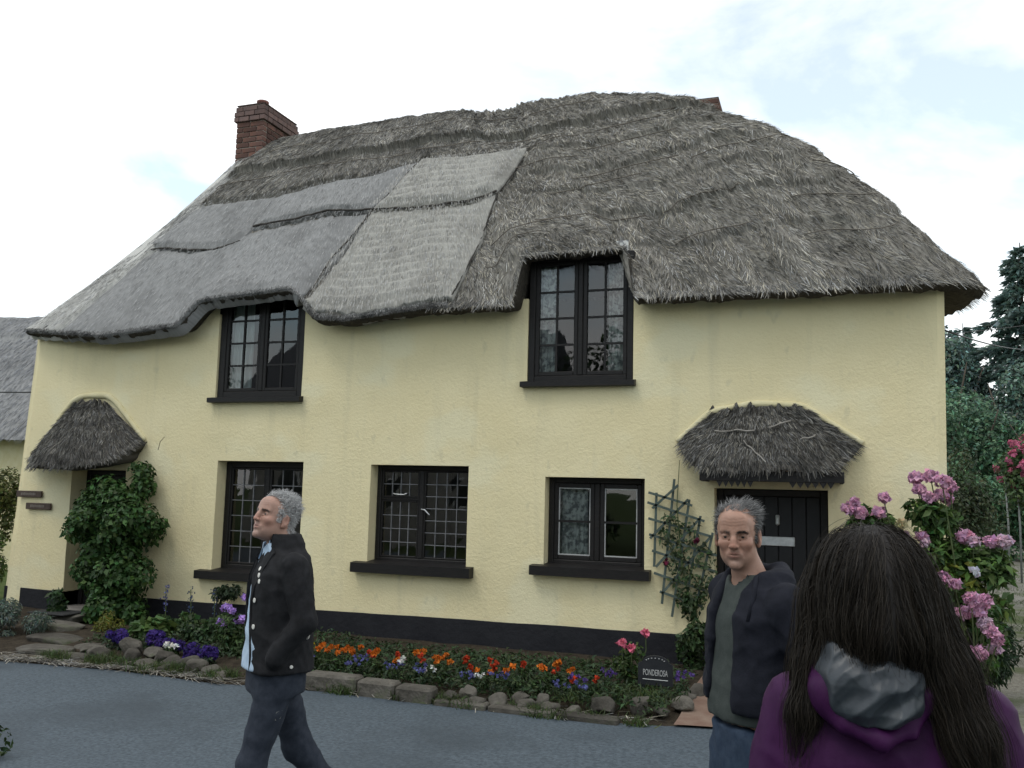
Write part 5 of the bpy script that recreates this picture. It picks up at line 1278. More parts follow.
def polygonize(f, ax):
    X, Y, Z = np.meshgrid(*[np.asarray(a, np.float32) for a in ax], indexing='ij')
    D = f((X, Y, Z)).astype(np.float32)
    nx, ny, nz = D.shape; cs = (nx - 1, ny - 1, nz - 1)
    ins = D < 0
    cnt = np.zeros(cs, np.int8); acc = [np.zeros(cs, np.float32) for _ in range(3)]
    sl = lambda o, n: slice(o, n - 1 + o)
    C = (X, Y, Z)
    for axis in range(3):
        o1, o2 = [i for i in range(3) if i != axis]
        for u in (0, 1):
            for v in (0, 1):
                s0 = [None] * 3; s1 = [None] * 3; dims = (nx, ny, nz)
                s0[axis] = slice(0, dims[axis] - 1); s1[axis] = slice(1, dims[axis])
                s0[o1] = s1[o1] = sl(u, dims[o1]); s0[o2] = s1[o2] = sl(v, dims[o2])
                s0, s1 = tuple(s0), tuple(s1)
                m = ins[s0] != ins[s1]
                idx = np.nonzero(m)
                d0, d1 = D[s0][idx], D[s1][idx]; t = d0 / (d0 - d1)
                cnt[idx] += 1
                for k in range(3):
                    a0 = C[k][s0][idx]; acc[k][idx] += a0 + (C[k][s1][idx] - a0) * t
    act = cnt > 0; ids = np.full(cs, -1, np.int64); ids[act] = np.arange(act.sum())
    V = np.stack([a[act] / cnt[act] for a in acc], -1).astype(float)
    Fs = []
    for axis in range(3):
        o1, o2 = (axis + 1) % 3, (axis + 2) % 3; dims = (nx, ny, nz)
        s0 = [slice(1, d - 1) for d in dims]; s1 = [slice(1, d - 1) for d in dims]
        s0[axis] = slice(0, dims[axis] - 1); s1[axis] = slice(1, dims[axis])
        a, b = ins[tuple(s0)], ins[tuple(s1)]
        idx = np.array(np.nonzero(a != b)); flip = b[tuple(idx)]
        g = idx.copy()
        for k in range(3):
            if k != axis: g[k] += 1
        def cell(d1, d2):
            q = g.copy(); q[o1] -= d1; q[o2] -= d2; return ids[tuple(q)]
        quad = np.stack([cell(1, 1), cell(0, 1), cell(0, 0), cell(1, 0)], -1)
        quad[flip] = quad[flip][:, ::-1]
        Fs.append(quad)
    F = np.concatenate(Fs); F = F[(F >= 0).all(1)]
    return V, F
def vnormals(V, F):
    n = np.zeros_like(V); fn = np.cross(V[F[:, 2]] - V[F[:, 0]], V[F[:, 3]] - V[F[:, 1]])
    for k in range(4): np.add.at(n, F[:, k], fn)
    return unit(n)
def rotm(yaw=0, pitch=0, roll=0):
    """head turn: yaw about z (towards the person's left is +), pitch + looks up, roll + tilts to the person's left"""
    y, p, r = (math.radians(a) for a in (yaw, pitch, roll))
    Rz = np.array([[math.cos(y), -math.sin(y), 0], [math.sin(y), math.cos(y), 0], [0, 0, 1]])
    Rx = np.array([[1, 0, 0], [0, math.cos(p), math.sin(p)], [0, -math.sin(p), math.cos(p)]])   # faces -y
    Ry = np.array([[math.cos(r), 0, math.sin(r)], [0, 1, 0], [-math.sin(r), 0, math.cos(r)]])
    return Rz @ Rx @ Ry
def axis_nu(lo, hi, flo, fhi, fine, coarse):
    a = list(np.arange(flo, fhi, fine)); x = flo
    left = list(np.arange(flo - coarse, lo - coarse, -coarse))[::-1]; right = list(np.arange(a[-1] + coarse, hi + coarse, coarse))
    return np.array(left + a + right)

def head_f(q, jaw=1.0, fem=False):
    """q in the head's own frame: face towards -y, origin mid head, 0.235 tall"""
    x = np.abs(q[0]); p = (x, q[1], q[2])
    d = ell(p, (0, .014, .036), (.074, .094, .081))
    d = smin(d, ell(p, (0, -.028, -.022), (.057, .060, .084)), .03)
    d = smin(d, ell(p, (0, -.028, -.072), (.047 * jaw, .052, .038)), .025)
    d = smin(d, ell(p, (.043, .004, -.052), (.014, .028, .026)), .03)                       # jaw angle
    d = smin(d, ell(p, (0, -.074, -.099), (.018, .014, .014)), .022)                        # chin
    d = smin(d, ell(p, (.040, -.062, -.022), (.018, .016, .014)), .025)                     # cheek bone
    d = smin(d, cap(p, (.008, -.0845, .020), (.040, -.072, .022), .0095, .0085), .012)         # brow
    d = smin(d, ell(p, (0, -.066, .055), (.045, .024, .034)), .03)                          # forehead
    d = smax(d, -ell(p, (.030, -.092, .006), (.018, .018, .0115)), .012)                    # eye socket
    d = smin(d, ell(p, (.031, -.0705, .0045), (.0155, .0125, .0130)), .004)                 # lids
    d = smax(d, -ell(p, (.031, -.0845, .0028), (.0135, .0060, .0030)), .002)                # lid opening
    d = smin(d, chain(p, [(0, -.086, .016, .0080), (0, -.098, -.008, .0095), (0, -.103, -.027, .0118)], .008), .010)   # nose
    d = smin(d, ell(p, (.0125, -.094, -.030), (.0085, .0105, .0075)), .006)
    d = smax(d, -ell(p, (.007, -.100, -.039), (.004, .006, .003)), .003)
    d = smax(d, -cap(p, (.019, -.092, -.028), (.036, -.076, -.066), .0035, .0025), .009)     # nose to mouth fold
    d = smax(d, -cap(p, (.014, -.082, -.009), (.040, -.068, -.014), .0016, .0012), .007)     # under-eye crease
    d = smin(d, ell(p, (0, -.074, -.058), (.028, .014, .016)), .012)                        # muzzle
    d = smin(d, cap(p, (.0, -.0865, -.0535), (.022, -.077, -.0575), .0030, .0022), .005)    # upper lip
    d = smin(d, cap(p, (.0, -.0855, -.0665), (.019, -.077, -.0635), .0036, .0022), .005)     # lower lip
    d = smax(d, -ell(p, (0, -.0900, -.0600), (.024, .0055, .0022)), .0025)
    d = smax(d, -ell(p, (0, -.090, -.0795), (.02, .007, .005)), .008)                       # under the lower lip
    ear = ell(p, (.076, .012, -.004), (.009, .020, .032)); ear = smax(ear, -ell(p, (.086, .008, .0), (.008, .011, .018)), .006)
    ear = smin(ear, ell(p, (.074, .002, -.030), (.007, .008, .010)), .006)
    d = smin(d, ear, .006)
    return d
def skin_tint(Q, base):
    """natural colour of the skin by place: lips, nose, cheeks, shaved chin"""
    x, y, z = np.abs(Q[:, 0]), Q[:, 1], Q[:, 2]
    g = lambda c, r: np.exp(-(((x - c[0]) / r[0])**2 + ((y - c[1]) / r[1])**2 + ((z - c[2]) / r[2])**2))
    c = np.tile(np.array(base), (len(Q), 1))
    red = .7 * g((0, -.105, -.026), (.018, .02, .02)) + .5 * g((.045, -.06, -.028), (.03, .03, .03)) + .45 * g((.08, .01, 0), (.015, .03, .04))
    c = c * (1 + red[:, None] * np.array([.14, -.10, -.12]))
    lip = np.clip(g((0, -.09, -.0535), (.02, .02, .0045)) + g((0, -.09, -.066), (.018, .02, .0055)), 0, 1)
    c = c * (1 - lip[:, None] * np.array([.10, .26, .22]))
    beard = np.clip(g((0, -.07, -.085), (.06, .06, .035)) * (z < -.045), 0, 1) * (1 - lip)
    c = c * (1 - beard[:, None] * np.array([.16, .10, .06]))
    m = .10 * fbm(Q[:, 0] * 60, Q[:, 1] * 60, Q[:, 2] * 60, seed=77) + .06 * fbm(Q[:, 0] * 260, Q[:, 1] * 260, Q[:, 2] * 260, seed=78)
    c = c * (1 + m[:, None])
    return np.concatenate([np.clip(c, 0, 1), np.ones((len(c), 1))], 1)

class Person:
    def __init__(s, loc, rz, label, scale=1.0):
        s.loc = np.array(loc, float); s.rz = math.radians(rz); s.k = scale
        s.root = empty('person', loc, label, 'person')
    def W(s, V):
        V = np.asarray(V, float) * s.k; c, q = math.cos(s.rz), math.sin(s.rz)
        return np.stack([V[..., 0] * c - V[..., 1] * q, V[..., 0] * q + V[..., 1] * c, V[..., 2]], -1) + s.loc
    def add(s, name, V, F, mat, smooth=True, parent=None, attrs=None):
        return mesh(name, s.W(V), F, mat, parent or s.root, smooth, attrs=attrs)
    def solid(s, name, f, lo, hi, h, mat, fold=None, parent=None, ax=None, attrs=None):
        ax = ax or [np.arange(lo[i], hi[i] + h, h) for i in range(3)]
        V, F = polygonize(f, ax)
        for _ in range(2 if h > .004 else 1):               # take out the grid stepping
            A = V.copy(); n = np.ones(len(V))
            for k in range(4):
                np.add.at(A, F[:, k], V[F[:, (k + 1) % 4]]); np.add.at(n, F[:, k], 1)
            V = .5 * V + .5 * A / n[:, None]
        if fold is not None:
            V = V + vnormals(V, F) * fold(V)[:, None]
        return s.add(name, V, F, mat, True, parent, attrs(V) if attrs else None), V, F
    def frame(s, hc, R):
        return lambda V: (np.asarray(V) - hc) @ R            # local -> head frame

def strand_mesh(P, wid, tint):
    """ribbons from polylines P (n, m, 3): flat three-corner hair, twisted at random"""
    n, m, _ = P.shape
    T = unit(np.gradient(P, axis=1)); r = unit(rng.normal(0, 1, (n, 1, 3))); S = unit(np.cross(T, r)) * (wid * np.linspace(1, .35, m))[None, :, None] / 2
    V = np.stack([P - S, P + S], 2).reshape(-1, 3)
    i = np.arange(n)[:, None] * (2 * m); j = np.arange(m - 1)[None] * 2
    F = np.stack([i + j, i + j + 1, i + j + 3, i + j + 2], -1).reshape(-1, 4)
    return V, F, np.repeat(tint, 2 * m, 0)
M_SKIN = pmat('skin', (1, 1, 1), rough=.5, spec=.35, attr='tint', bump=.12, bscale=260, bdist=.002)
M_SKIN.node_tree.nodes['Principled BSDF'].inputs['Subsurface Weight'].default_value = .06
M_SKIN.node_tree.nodes['Principled BSDF'].inputs['Subsurface Radius'].default_value = (.012, .005, .003)
M_HAIR = pmat('hair_strands', (1, 1, 1), rough=.55, spec=.2, attr='tint')
M_EYE = pmat('eye_white', (.62, .60, .57), rough=.2, spec=.5)
M_IRIS = pmat('dark_iris', (.02, .018, .015), rough=.1, spec=.6)
def hair_tints(n, lo, hi, warm):
    v = lo + (hi - lo) * rng.random(n); return np.stack([v * (1 + warm), v, v * (1 - warm), np.ones(n)], -1)

def person_body(pr, hc, R, hs, neck, torso, arms, jaw=1.0, base=(.40, .245, .185), wrinkle=1.0):
    """one continuous skin surface: head, neck, trunk, arms, legs"""
    hc = np.array(hc)
    def f(p):
        q0 = [(p[i] - hc[i]) for i in range(3)]
        q = tuple((q0[0] * R[0, j] + q0[1] * R[1, j] + q0[2] * R[2, j]) / hs for j in range(3))
        zc = hc[2] - .19
        near = p[2] > zc
        k = int(np.argmax(near[0, 0]))                        # head only where it can be
        d = np.full(p[0].shape, 9.0, np.float32)
        d[..., k:] = head_f(tuple(a[..., k:] for a in q), jaw) * hs
        d = smin(d, chain(p, neck, .02), .014)
        d = smin(d, torso(p), .03)
        for a in arms: d = smin(d, chain(p, a, .015), .02)
        return d
    ax = [axis_nu(-.52, .52, hc[0] - .105, hc[0] + .105, .0025, .02), axis_nu(-.45, .5, hc[1] - .125, hc[1] + .125, .0025, .02), axis_nu(.02, hc[2] + .15, hc[2] - .135, hc[2] + .14, .0025, .02)]
    fr = lambda V: ((V - hc) @ R) / hs
    def at(V):
        t = skin_tint(fr(V), base); return {'tint': ('FLOAT_COLOR', t)}
    def lines(V):                                            # forehead furrows, frown, crow's feet
        Q = fr(V); x, y, z = np.abs(Q[:, 0]), Q[:, 1], Q[:, 2]; d = 0 * x; face = (y < -.045) & (z > -.12)
        for zi in (.042, .053, .064): d = d - .0011 * np.exp(-((z - zi - 1.2 * x * x + .0012 * np.sin(x * 160)) / .0026) ** 2) * (x < .042)
        d = d - .0014 * np.exp(-((x - .006) / .0024) ** 2) * np.exp(-((z - .030) / .010) ** 2)
        for a in (-.25, .05, .35): d = d - .0009 * np.exp(-((z - .002 - a * (x - .048)) / .0024) ** 2) * np.exp(-((x - .054) / .008) ** 2)
        d = d - .0010 * np.exp(-((z + .0085 + .12 * (x - .03)) / .0026) ** 2) * np.exp(-((x - .03) / .014) ** 2)
        return np.where(face, d * wrinkle, 0) + .0004 * fbm(Q[:, 0] * 220, Q[:, 1] * 220, Q[:, 2] * 220, seed=9) * face
    o, V, F = pr.solid('body', f, None, None, .0025, M_SKIN, fold=lines, ax=ax, attrs=at)
    # eyes
    for sx in (-1, 1):
        c = hc + R @ (np.array([sx * .031, -.0700, .0032]) * hs)
        m = MB()
        n1, n2 = 8, 12
        Vs = []; 
        for i in range(n1 + 1):
            for j in range(n2):
                a, b = math.pi * i / n1, 2 * math.pi * j / n2; Vs.append(c + .0118 * hs * np.array([math.sin(a) * math.cos(b), math.sin(a) * math.sin(b), math.cos(a)]))
        Fs = [(i*n2+j, i*n2+(j+1) % n2, (i+1)*n2+(j+1) % n2, (i+1)*n2+j) for i in range(n1) for j in range(n2)]
        e = pr.add('eye', Vs, Fs, M_EYE, parent=o)
        look = R @ np.array([0, -1, .02]); ci = c + look * .0106 * hs; u = unit(np.cross(look, [0, 0, 1])); v = np.cross(u, look)
        Vi = [ci + look * .0022 * hs] + [ci + .0058 * hs * (math.cos(a) * u + math.sin(a) * v) for a in np.linspace(0, 2 * math.pi, 14)[:-1]]
        pr.add('iris', Vi, [(0, 1 + i, 1 + (i + 1) % 13) for i in range(13)], M_IRIS, parent=e)
    return o, V, F, fr
def short_hair(pr, body, V, F, fr, mask, n, ln, dirf, lo, hi, warm, wid=.0016, curl=.0, name='hair', m=5, wave=0.0, clump=.55, lift=.35):
    """strands rooted on the scalp where mask(head frame) holds; dirf gives their lie"""
    Q = fr(V); N = vnormals(V, F); ok = np.nonzero(mask(Q))[0]
    k = rng.choice(ok, n); q = Q[k]; P0 = V[k]; n0 = N[k]
    d = dirf(q, n0)
    L = (ln(q) if callable(ln) else np.full(n, ln)) * rng.uniform(.6, 1.25, n)
    u = np.linspace(0, 1, m)
    base = n0[:, None] * (lift * (1 - u) + .05)[None, :, None] + d[:, None] * (.5 + u)[None, :, None]
    cv = np.stack([vnoise(q[:, 0] * 75 + 9 * i, q[:, 1] * 75, q[:, 2] * 75, seed=i) for i in range(3)], -1)      # locks lie together
    step = unit(base + clump * cv[:, None] + rng.normal(0, .15, (n, 1, 3)) + rng.normal(0, curl, (n, m, 3)))
    P = P0[:, None] - n0[:, None] * .002 + np.cumsum(step, 1) * (L / m)[:, None, None]
    if wave:
        ph = rng.uniform(0, 6.28, (n, 1)); P = P + np.cross(d, n0)[:, None] * (wave * np.sin(u[None] * 7 + ph + q[:, :1] * 90))[..., None] * (L)[:, None, None]
    Vh, Fh, Th = strand_mesh(P, wid, hair_tints(n, lo, hi, warm))
    return pr.add(name, Vh, Fh, M_HAIR, False, body, {'tint': ('FLOAT_COLOR', Th)})
def brows(pr, body, V, F, fr, lo, hi):
    def mask(Q):
        x = np.abs(Q[:, 0]); zc = .0185 + .10 * (x - .012) - 3.2 * np.maximum(x - .034, 0) ** 1.0 * .18
        return (x > .011) & (x < .045) & (np.abs(Q[:, 2] - zc) < .0042) & (Q[:, 1] < -.05)
    for sd in (-1, 1): short_hair(pr, body, V, F, fr, lambda Q: mask(Q) & (np.sign(Q[:, 0]) == sd), 240, .010, lambda q, n0: unit(np.stack([np.sign(q[:, 0]), 0 * q[:, 0], .35 + 0 * q[:, 0]], -1)), lo, hi, .05, .0011, name='eyebrow', m=3, clump=.2)['kind'] = 'stuff'
def hand_f(side, wrist, R, curl=.5, s=1.0):
    """palm, four unequal curled fingers and a thumb; hangs along -z from the wrist, palm facing the thigh (towards -side x)"""
    w = np.array(wrist)
    def T(v): return tuple(w + R @ (np.array(v, float) * s))
    segs = []
    for i, (y0, L) in enumerate(((-.030, .070), (-.010, .078), (.010, .072), (.028, .057))):
        a = [0, y0, -.085]; pts = [tuple(a) + (.0095,)]; ang = 0
        for f_ in (.45, .32, .23):
            ang += curl * (.9 if f_ < .4 else .55); a = [a[0] - side * math.sin(ang) * L * f_, a[1], a[2] - math.cos(ang) * L * f_]; pts.append(tuple(a) + (.0085 - .001 * (f_ < .3),))
        segs.append([T(q[:3]) + (q[3] * s,) for q in pts])
    th = [(0, -.028, -.025, .013), (-side * .012, -.052, -.050, .011), (-side * .022, -.060, -.078, .0095), (-side * .030, -.058, -.098, .0085)]
    segs.append([T(q[:3]) + (q[3] * s,) for q in th])
    c0 = T((0, 0, -.05)); a0, a1 = T((0, -.018, -.02)), T((0, -.022, -.083)); b0, b1 = T((0, .014, -.02)), T((0, .024, -.080))
    wr = [T((0, 0, .06)) + (.027 * s,), T((0, 0, -.01)) + (.024 * s,)]
    def f(p):
        d = smin(cap(p, a0, a1, .015 * s, .013 * s), cap(p, b0, b1, .014 * s, .012 * s), .02)
        d = smin(d, cap(p, T((0, -.002, -.02)), T((0, 0, -.08)), .015 * s, .013 * s), .015)
        d = smin(d, chain(p, wr, .01), .02)
        for sg in segs: d = smin(d, chain(p, sg, .004), .006)
        return d
    P = np.array([q[:3] for sg in segs for q in sg] + [q[:3] for q in wr]); return f, P.min(0) - .03, P.max(0) + .03
def cloth(name, c1, c2, rough=.85, scale=30, bump=.35, sheen=0.0, spec=.18):
    return pmat(name, c1, c2, scale=scale, rough=rough, spec=spec, bump=bump, bscale=160, bdist=.003, sheen=sheen)
M_NAVY = cloth('navy_jacket_cloth', (.008, .009, .014), (.013, .014, .021))
M_BLACKJ = cloth('black_jacket_cloth', (.011, .011, .012), (.019, .019, .021))
M_TEE = cloth('dark_green_grey_cotton', (.040, .048, .044), (.055, .063, .058))
M_JEANS = cloth('blue_denim', (.022, .036, .062), (.038, .055, .085))
M_SLATEJ = cloth('slate_trouser_cloth', (.022, .027, .038), (.034, .040, .054))
M_SHIRT = cloth('pale_blue_shirt_cotton', (.34, .44, .56), (.42, .52, .63))
M_PURPLE = cloth('purple_raincoat_nylon', (.030, .004, .034), (.040, .007, .045), rough=.6, bump=.1, spec=.15)
M_LINING = pmat('silver_grey_hood_lining', (.022, .027, .033), (.04, .048, .056), scale=8, rough=.42, spec=.45, bump=.2, bscale=50, bdist=.004)
M_SHOE = pmat('black_shoe', (.012, .011, .010), rough=.4, spec=.5)
M_BTN = pmat('pale_button', (.62, .60, .55), rough=.3, spec=.5)
M_STRAP = cloth('black_webbing', (.010, .011, .011), (.018, .019, .019))

def folds(amp, seed, sx=9, sz=14, horiz=.5):
    def g(V):
        a = fbm(V[:, 0] * sx + 2.5 * V[:, 2], V[:, 1] * sx, V[:, 2] * sz * horiz, seed=seed, octv=3)
        r = 1 - np.abs(vnoise(V[:, 0] * sx * .8 + V[:, 2] * 6, V[:, 1] * sx * .8 - V[:, 2] * 5, V[:, 2] * 5, seed=seed + 5))
        r2 = 1 - np.abs(vnoise(V[:, 0] * sx * 1.9 - V[:, 2] * 9, V[:, 1] * sx * 1.9 + V[:, 2] * 7, V[:, 2] * 9, seed=seed + 9))
        return amp * (a + 1.1 * (r ** 2 - .5) + .45 * (r2 ** 3 - .4))
    return g
def shoe_f(x, y, z, toe, pitch=0):
    """shoe whose heel is at (x,y,z); the toe points to -y, raised or dropped by pitch"""
    c, s = math.cos(pitch), math.sin(pitch)
    def f(p):
        v, w = p[1] - y, p[2] - z
        q = (p[0] - x, v * c + w * s, -v * s + w * c)
        d = smin(ell(q, (0, -.05, .05), (.045, .085, .05)), ell(q, (toe, -.16, .035), (.048, .10, .036)), .03)
        d = smin(d, ell(q, (0, 0, .055), (.04, .05, .055)), .03)
        return np.maximum(d, .004 - q[2])
    return f
def legs_f(L, Rr, hip):
    def f(p):
        d = smin(chain(p, L, .03), chain(p, Rr, .03), .03)
        return smin(d, loft(p, hip), .03)
    return f
def project(f, P, off):
    """push points onto the surface f = off"""
    P = np.array(P, float)
    for _ in range(10):
        e = 1e-3; d = f(tuple(P.T)); g = np.stack([f(tuple((P + np.eye(3)[i] * e).T)) - d for i in range(3)], -1) / e
        P = P - unit(g) * (d - off)[:, None]
    return P, unit(g)
def disc(pr, name, c, n, r, mat, parent, th=.004):
    u = unit(np.cross(n, [0, 0, 1.0])); v = np.cross(n, u); k = 12
    ring = lambda rr, h: [c + n * h + rr * (math.cos(a) * u + math.sin(a) * v) for a in np.linspace(0, 2 * math.pi, k + 1)[:-1]]
    V = ring(r, 0) + ring(r, th * .7) + ring(r * .7, th) + [c + n * th]
    F = [(i, (i+1) % k, k + (i+1) % k, k + i) for i in range(k)] + [(k + i, k + (i+1) % k, 2*k + (i+1) % k, 2*k + i) for i in range(k)] + [(2*k + i, 2*k + (i+1) % k, 3*k) for i in range(k)]
    return pr.add(name, V, F, mat, False, parent)
def tube_on(f, P, off, r, pr, name, mat, parent, n=8):
    Q, _ = project(f, P, off); m = MB().tube(Q, r, n); return pr.add(name, np.concatenate(m.V), m.F, mat, True, parent)

# ================================================================ man looking at the camera, right of centre
pr = Person((-.232, -6.13, .0), -56, 'man in open navy jacket and dark tee looking towards the viewer', .985)
R = rotm(53, -2, -1); hc = np.array([.0, -.066, 1.610])
trunk = lambda p: loft(p, [(.10, .05, .05, 0, 0), (.88, .15, .10, 0, 0), (1.05, .14, .10, 0, 0), (1.2, .15, .10, 0, 0), (1.36, .165, .10, 0, 0), (1.44, .12, .075, 0, 0), (1.48, .06, .06, 0, -.005)]) if False else loft(p, [(.86, .14, .09, 0, 0), (1.05, .14, .095, 0, 0), (1.2, .15, .10, 0, 0), (1.36, .165, .10, 0, 0), (1.44, .12, .075, 0, 0), (1.475, .06, .055, 0, -.005)])
armR = lambda sx: [(sx * .18, .0, 1.41, .05), (sx * .235, .085, 1.14, .04), (sx * .205, .02, .95, .03)]
legi = lambda sx: [(sx * .09, 0, .9, .07), (sx * .1, -.01, .5, .05), (sx * .1, .02, .08, .035)]
body, V, F, fr = person_body(pr, hc, R, .905, [(0, -.048, 1.55, .046), (0, -.014, 1.46, .058)], trunk, [armR(1), armR(-1), legi(1), legi(-1)], 1.0, (.325, .185, .132), .6)
brows(pr, body, V, F, fr, .03, .10)
def mask(Q):
    x = np.abs(Q[:, 0]); yf = np.interp(x, [0, .018, .034, .05, .062, .08], [-.076, -.070, -.050, -.034, -.040, -.040])
    low = np.interp(Q[:, 1], [-.04, -.02, .0, .03, .09], [-.002, -.018, .026, -.03, -.075])
    return (Q[:, 1] > yf) & (Q[:, 2] > low) & ~((x > .066) & (Q[:, 2] < .03) & (Q[:, 1] < .034) & (Q[:, 1] > -.012))
R_ = R
def lie(q, n0):
    top = sstep(.05, .10, q[:, 2])[:, None]
    side = np.stack([np.sign(q[:, 0]) * .25, .9 + 0 * q[:, 0], -.55 + 0 * q[:, 0]], -1)
    up = np.stack([q[:, 0] * 8 + .25, .85 + 0 * q[:, 0], .28 + 0 * q[:, 0]], -1)
    return unit((side * (1 - top) + up * top) @ R_.T)
short_hair(pr, body, V, F, fr, mask, 6500, lambda q: .024 + .022 * sstep(.04, .09, q[:, 2]), lie, .045, .24, .02, .0013, .14, lift=.15)
shirt_s = [(1.035, .166, .124, 0, -.014), (1.06, .165, .125, 0, -.015), (1.2, .172, .122, 0, -.008), (1.35, .182, .118, 0, 0), (1.43, .150, .092, 0, 0), (1.47, .088, .078, 0, -.008), (1.495, .072, .070, 0, -.012)]
shirt = lambda p: loft(p, shirt_s)
pr.solid('tee_shirt', lambda p: smax(shirt(p), -chain(p, [(0, -.03, 1.60, .055), (0, -.03, 1.49, .062)], .01), .006), (-.25, -.2, .9), (.25, .2, 1.54), .008, M_TEE, folds(.006, 3, 8, 10))
jk_s = [(1.075, .202, .152, 0, 0), (1.12, .200, .150, 0, 0), (1.25, .198, .142, 0, 0), (1.36, .205, .136, 0, 0), (1.43, .178, .112, 0, .005), (1.475, .115, .096, 0, .008), (1.50, .095, .085, 0, .012)]
def jacket(p):
    d = loft(p, jk_s)
    for sx in (1, -1): d = smin(d, chain(p, [(sx * .188, .005, 1.405, .074), (sx * .245, .085, 1.14, .060), (sx * .212, .02, .96, .052)], .02), .012)
    d = smin(d, chain(p, [(-.085, .045, 1.475, .03), (0, .085, 1.488, .032), (.085, .045, 1.475, .03)], .02), .02)      # collar roll behind the neck
    wdg = np.interp(p[2], [.9, 1.1, 1.3, 1.42, 1.5], [.085, .075, .062, .055, .07])
    cut = np.maximum(np.abs(p[0] - .012) - wdg, p[1] + .03)
    d = smax(d, -cut, .012)
    d = smax(d, -chain(p, [(0, -.03, 1.62, .06), (0, -.02, 1.47, .068)], .01), .01)
    return d
jo, jV, jF = pr.solid('jacket', jacket, (-.36, -.24, .88), (.36, .24, 1.55), .0085, M_NAVY, folds(.011, 11))
tube_on(jacket, [(.03, -.02, 1.49), (.09, -.05, 1.48), (.13, -.08, 1.44), (.15, -.12, 1.36)], .002, .008, pr, 'collar_seam', M_NAVY, jo)
for sx in (1, -1):
    tube_on(jacket, [(.012 + sx * .08, -.15, z) for z in np.linspace(1.02, 1.40, 14)], .0, .006, pr, 'front_hem', M_NAVY, jo)
tr_f = legs_f([(.095, 0, .90, .095), (.105, -.015, .50, .075), (.105, .02, .09, .066)], [(-.095, 0, .90, .095), (-.10, .0, .50, .075), (-.10, .05, .09, .066)], [(.84, .17, .12, 0, 0), (1.02, .168, .122, 0, -.008)])
pr.solid('jeans', tr_f, (-.26, -.2, .03), (.26, .2, 1.04), .012, M_JEANS, folds(.008, 21))
for sx, y in ((1, .06), (-1, .09)): pr.solid('shoe', shoe_f(sx * .105, y, .0, sx * .008), (sx * .105 - .09, y - .3, -.005), (sx * .105 + .09, y + .09, .14), .008, M_SHOE)
for sx in (1, -1):
    hf, lo, hi = hand_f(sx, (sx * .205, .02, .94), np.eye(3), .5)
    pr.solid('hand', hf, lo, hi, .004, M_SKIN, attrs=lambda V: {'tint': ('FLOAT_COLOR', np.tile([.36, .21, .155, 1], (len(V), 1)))})

# ================================================================ grey haired man walking, left of centre
pr = Person((-2.43, -5.505, .0), -43.7, 'grey haired man in black double breasted jacket walking left and looking up', .963)
R = rotm(25, 17, 3); hc = np.array([.0, -.050, 1.615])
trunk = lambda p: loft(p, [(.86, .14, .09, 0, 0), (1.05, .14, .10, 0, -.01), (1.2, .15, .10, 0, 0), (1.36, .165, .10, 0, 0), (1.44, .12, .075, 0, 0), (1.475, .06, .055, 0, -.005)])
armi = lambda sx: [(sx * .175, .01, 1.41, .045), (sx * .222, .062, 1.15, .036), (sx * .180, -.05, .985, .028)]
LL = [(.09, -.0, .88, .06), (.09, -.115, .50, .045), (.09, -.125, .09, .035)]
LR = [(-.09, .02, .90, .07), (-.095, .14, .50, .05), (-.095, .42, .20, .035)]
body, V, F, fr = person_body(pr, hc, R, 1.0, [(0, -.028, 1.57, .060), (0, -.008, 1.47, .066)], trunk, [armi(1), armi(-1), LL, LR], 1.0, (.345, .205, .155), .5)
brows(pr, body, V, F, fr, .10, .25)
def mask(Q):
    x = np.abs(Q[:, 0]); yf = np.interp(x, [0, .03, .045, .06, .08], [-.068, -.056, -.044, -.040, -.040])
    low = np.interp(Q[:, 1], [-.05, -.03, -.01, .03, .09], [.03, -.012, .022, -.03, -.085])
    return (Q[:, 1] > yf) & (Q[:, 2] > low) & ~((x > .066) & (Q[:, 2] < .03) & (Q[:, 1] < .034) & (Q[:, 1] > -.012))
def lie2(q, n0):
    top = sstep(.05, .10, q[:, 2])[:, None]
    side = np.stack([np.sign(q[:, 0]) * .2, .8 + 0 * q[:, 0], -.7 + 0 * q[:, 0]], -1); up = np.stack([q[:, 0] * 8, .5 + 0 * q[:, 0], .45 + 0 * q[:, 0]], -1)
    return unit((side * (1 - top) + up * top) @ R2.T)
R2 = R
short_hair(pr, body, V, F, fr, mask, 7500, lambda q: .026 + .024 * sstep(.04, .09, q[:, 2]), lie2, .22, .58, .01, .0018, .35, wave=.22)
shirtL = lambda p: loft(p, [(.915, .170, .148, 0, -.012), (.98, .165, .145, 0, -.012), (1.1, .162, .138, 0, -.010), (1.25, .170, .128, 0, -.008), (1.36, .178, .120, 0, -.004), (1.43, .145, .095, 0, 0), (1.475, .082, .080, 0, -.008), (1.515, .074, .074, 0, -.015)])
so, _, _ = pr.solid('shirt', lambda p: smax(shirtL(p), -chain(p, [(0, -.03, 1.62, .058), (0, -.03, 1.48, .062)], .01), .006), (-.26, -.26, .84), (.26, .2, 1.55), .008, M_SHIRT, folds(.007, 33, 8, 10))
jkL = [(.905, .208, .162, 0, .008), (.97, .200, .158, 0, .006), (1.1, .190, .158, 0, .004), (1.25, .200, .148, 0, .0), (1.36, .208, .136, 0, .004), (1.43, .178, .112, 0, .008), (1.475, .112, .094, 0, .008), (1.545, .088, .086, 0, .000)]
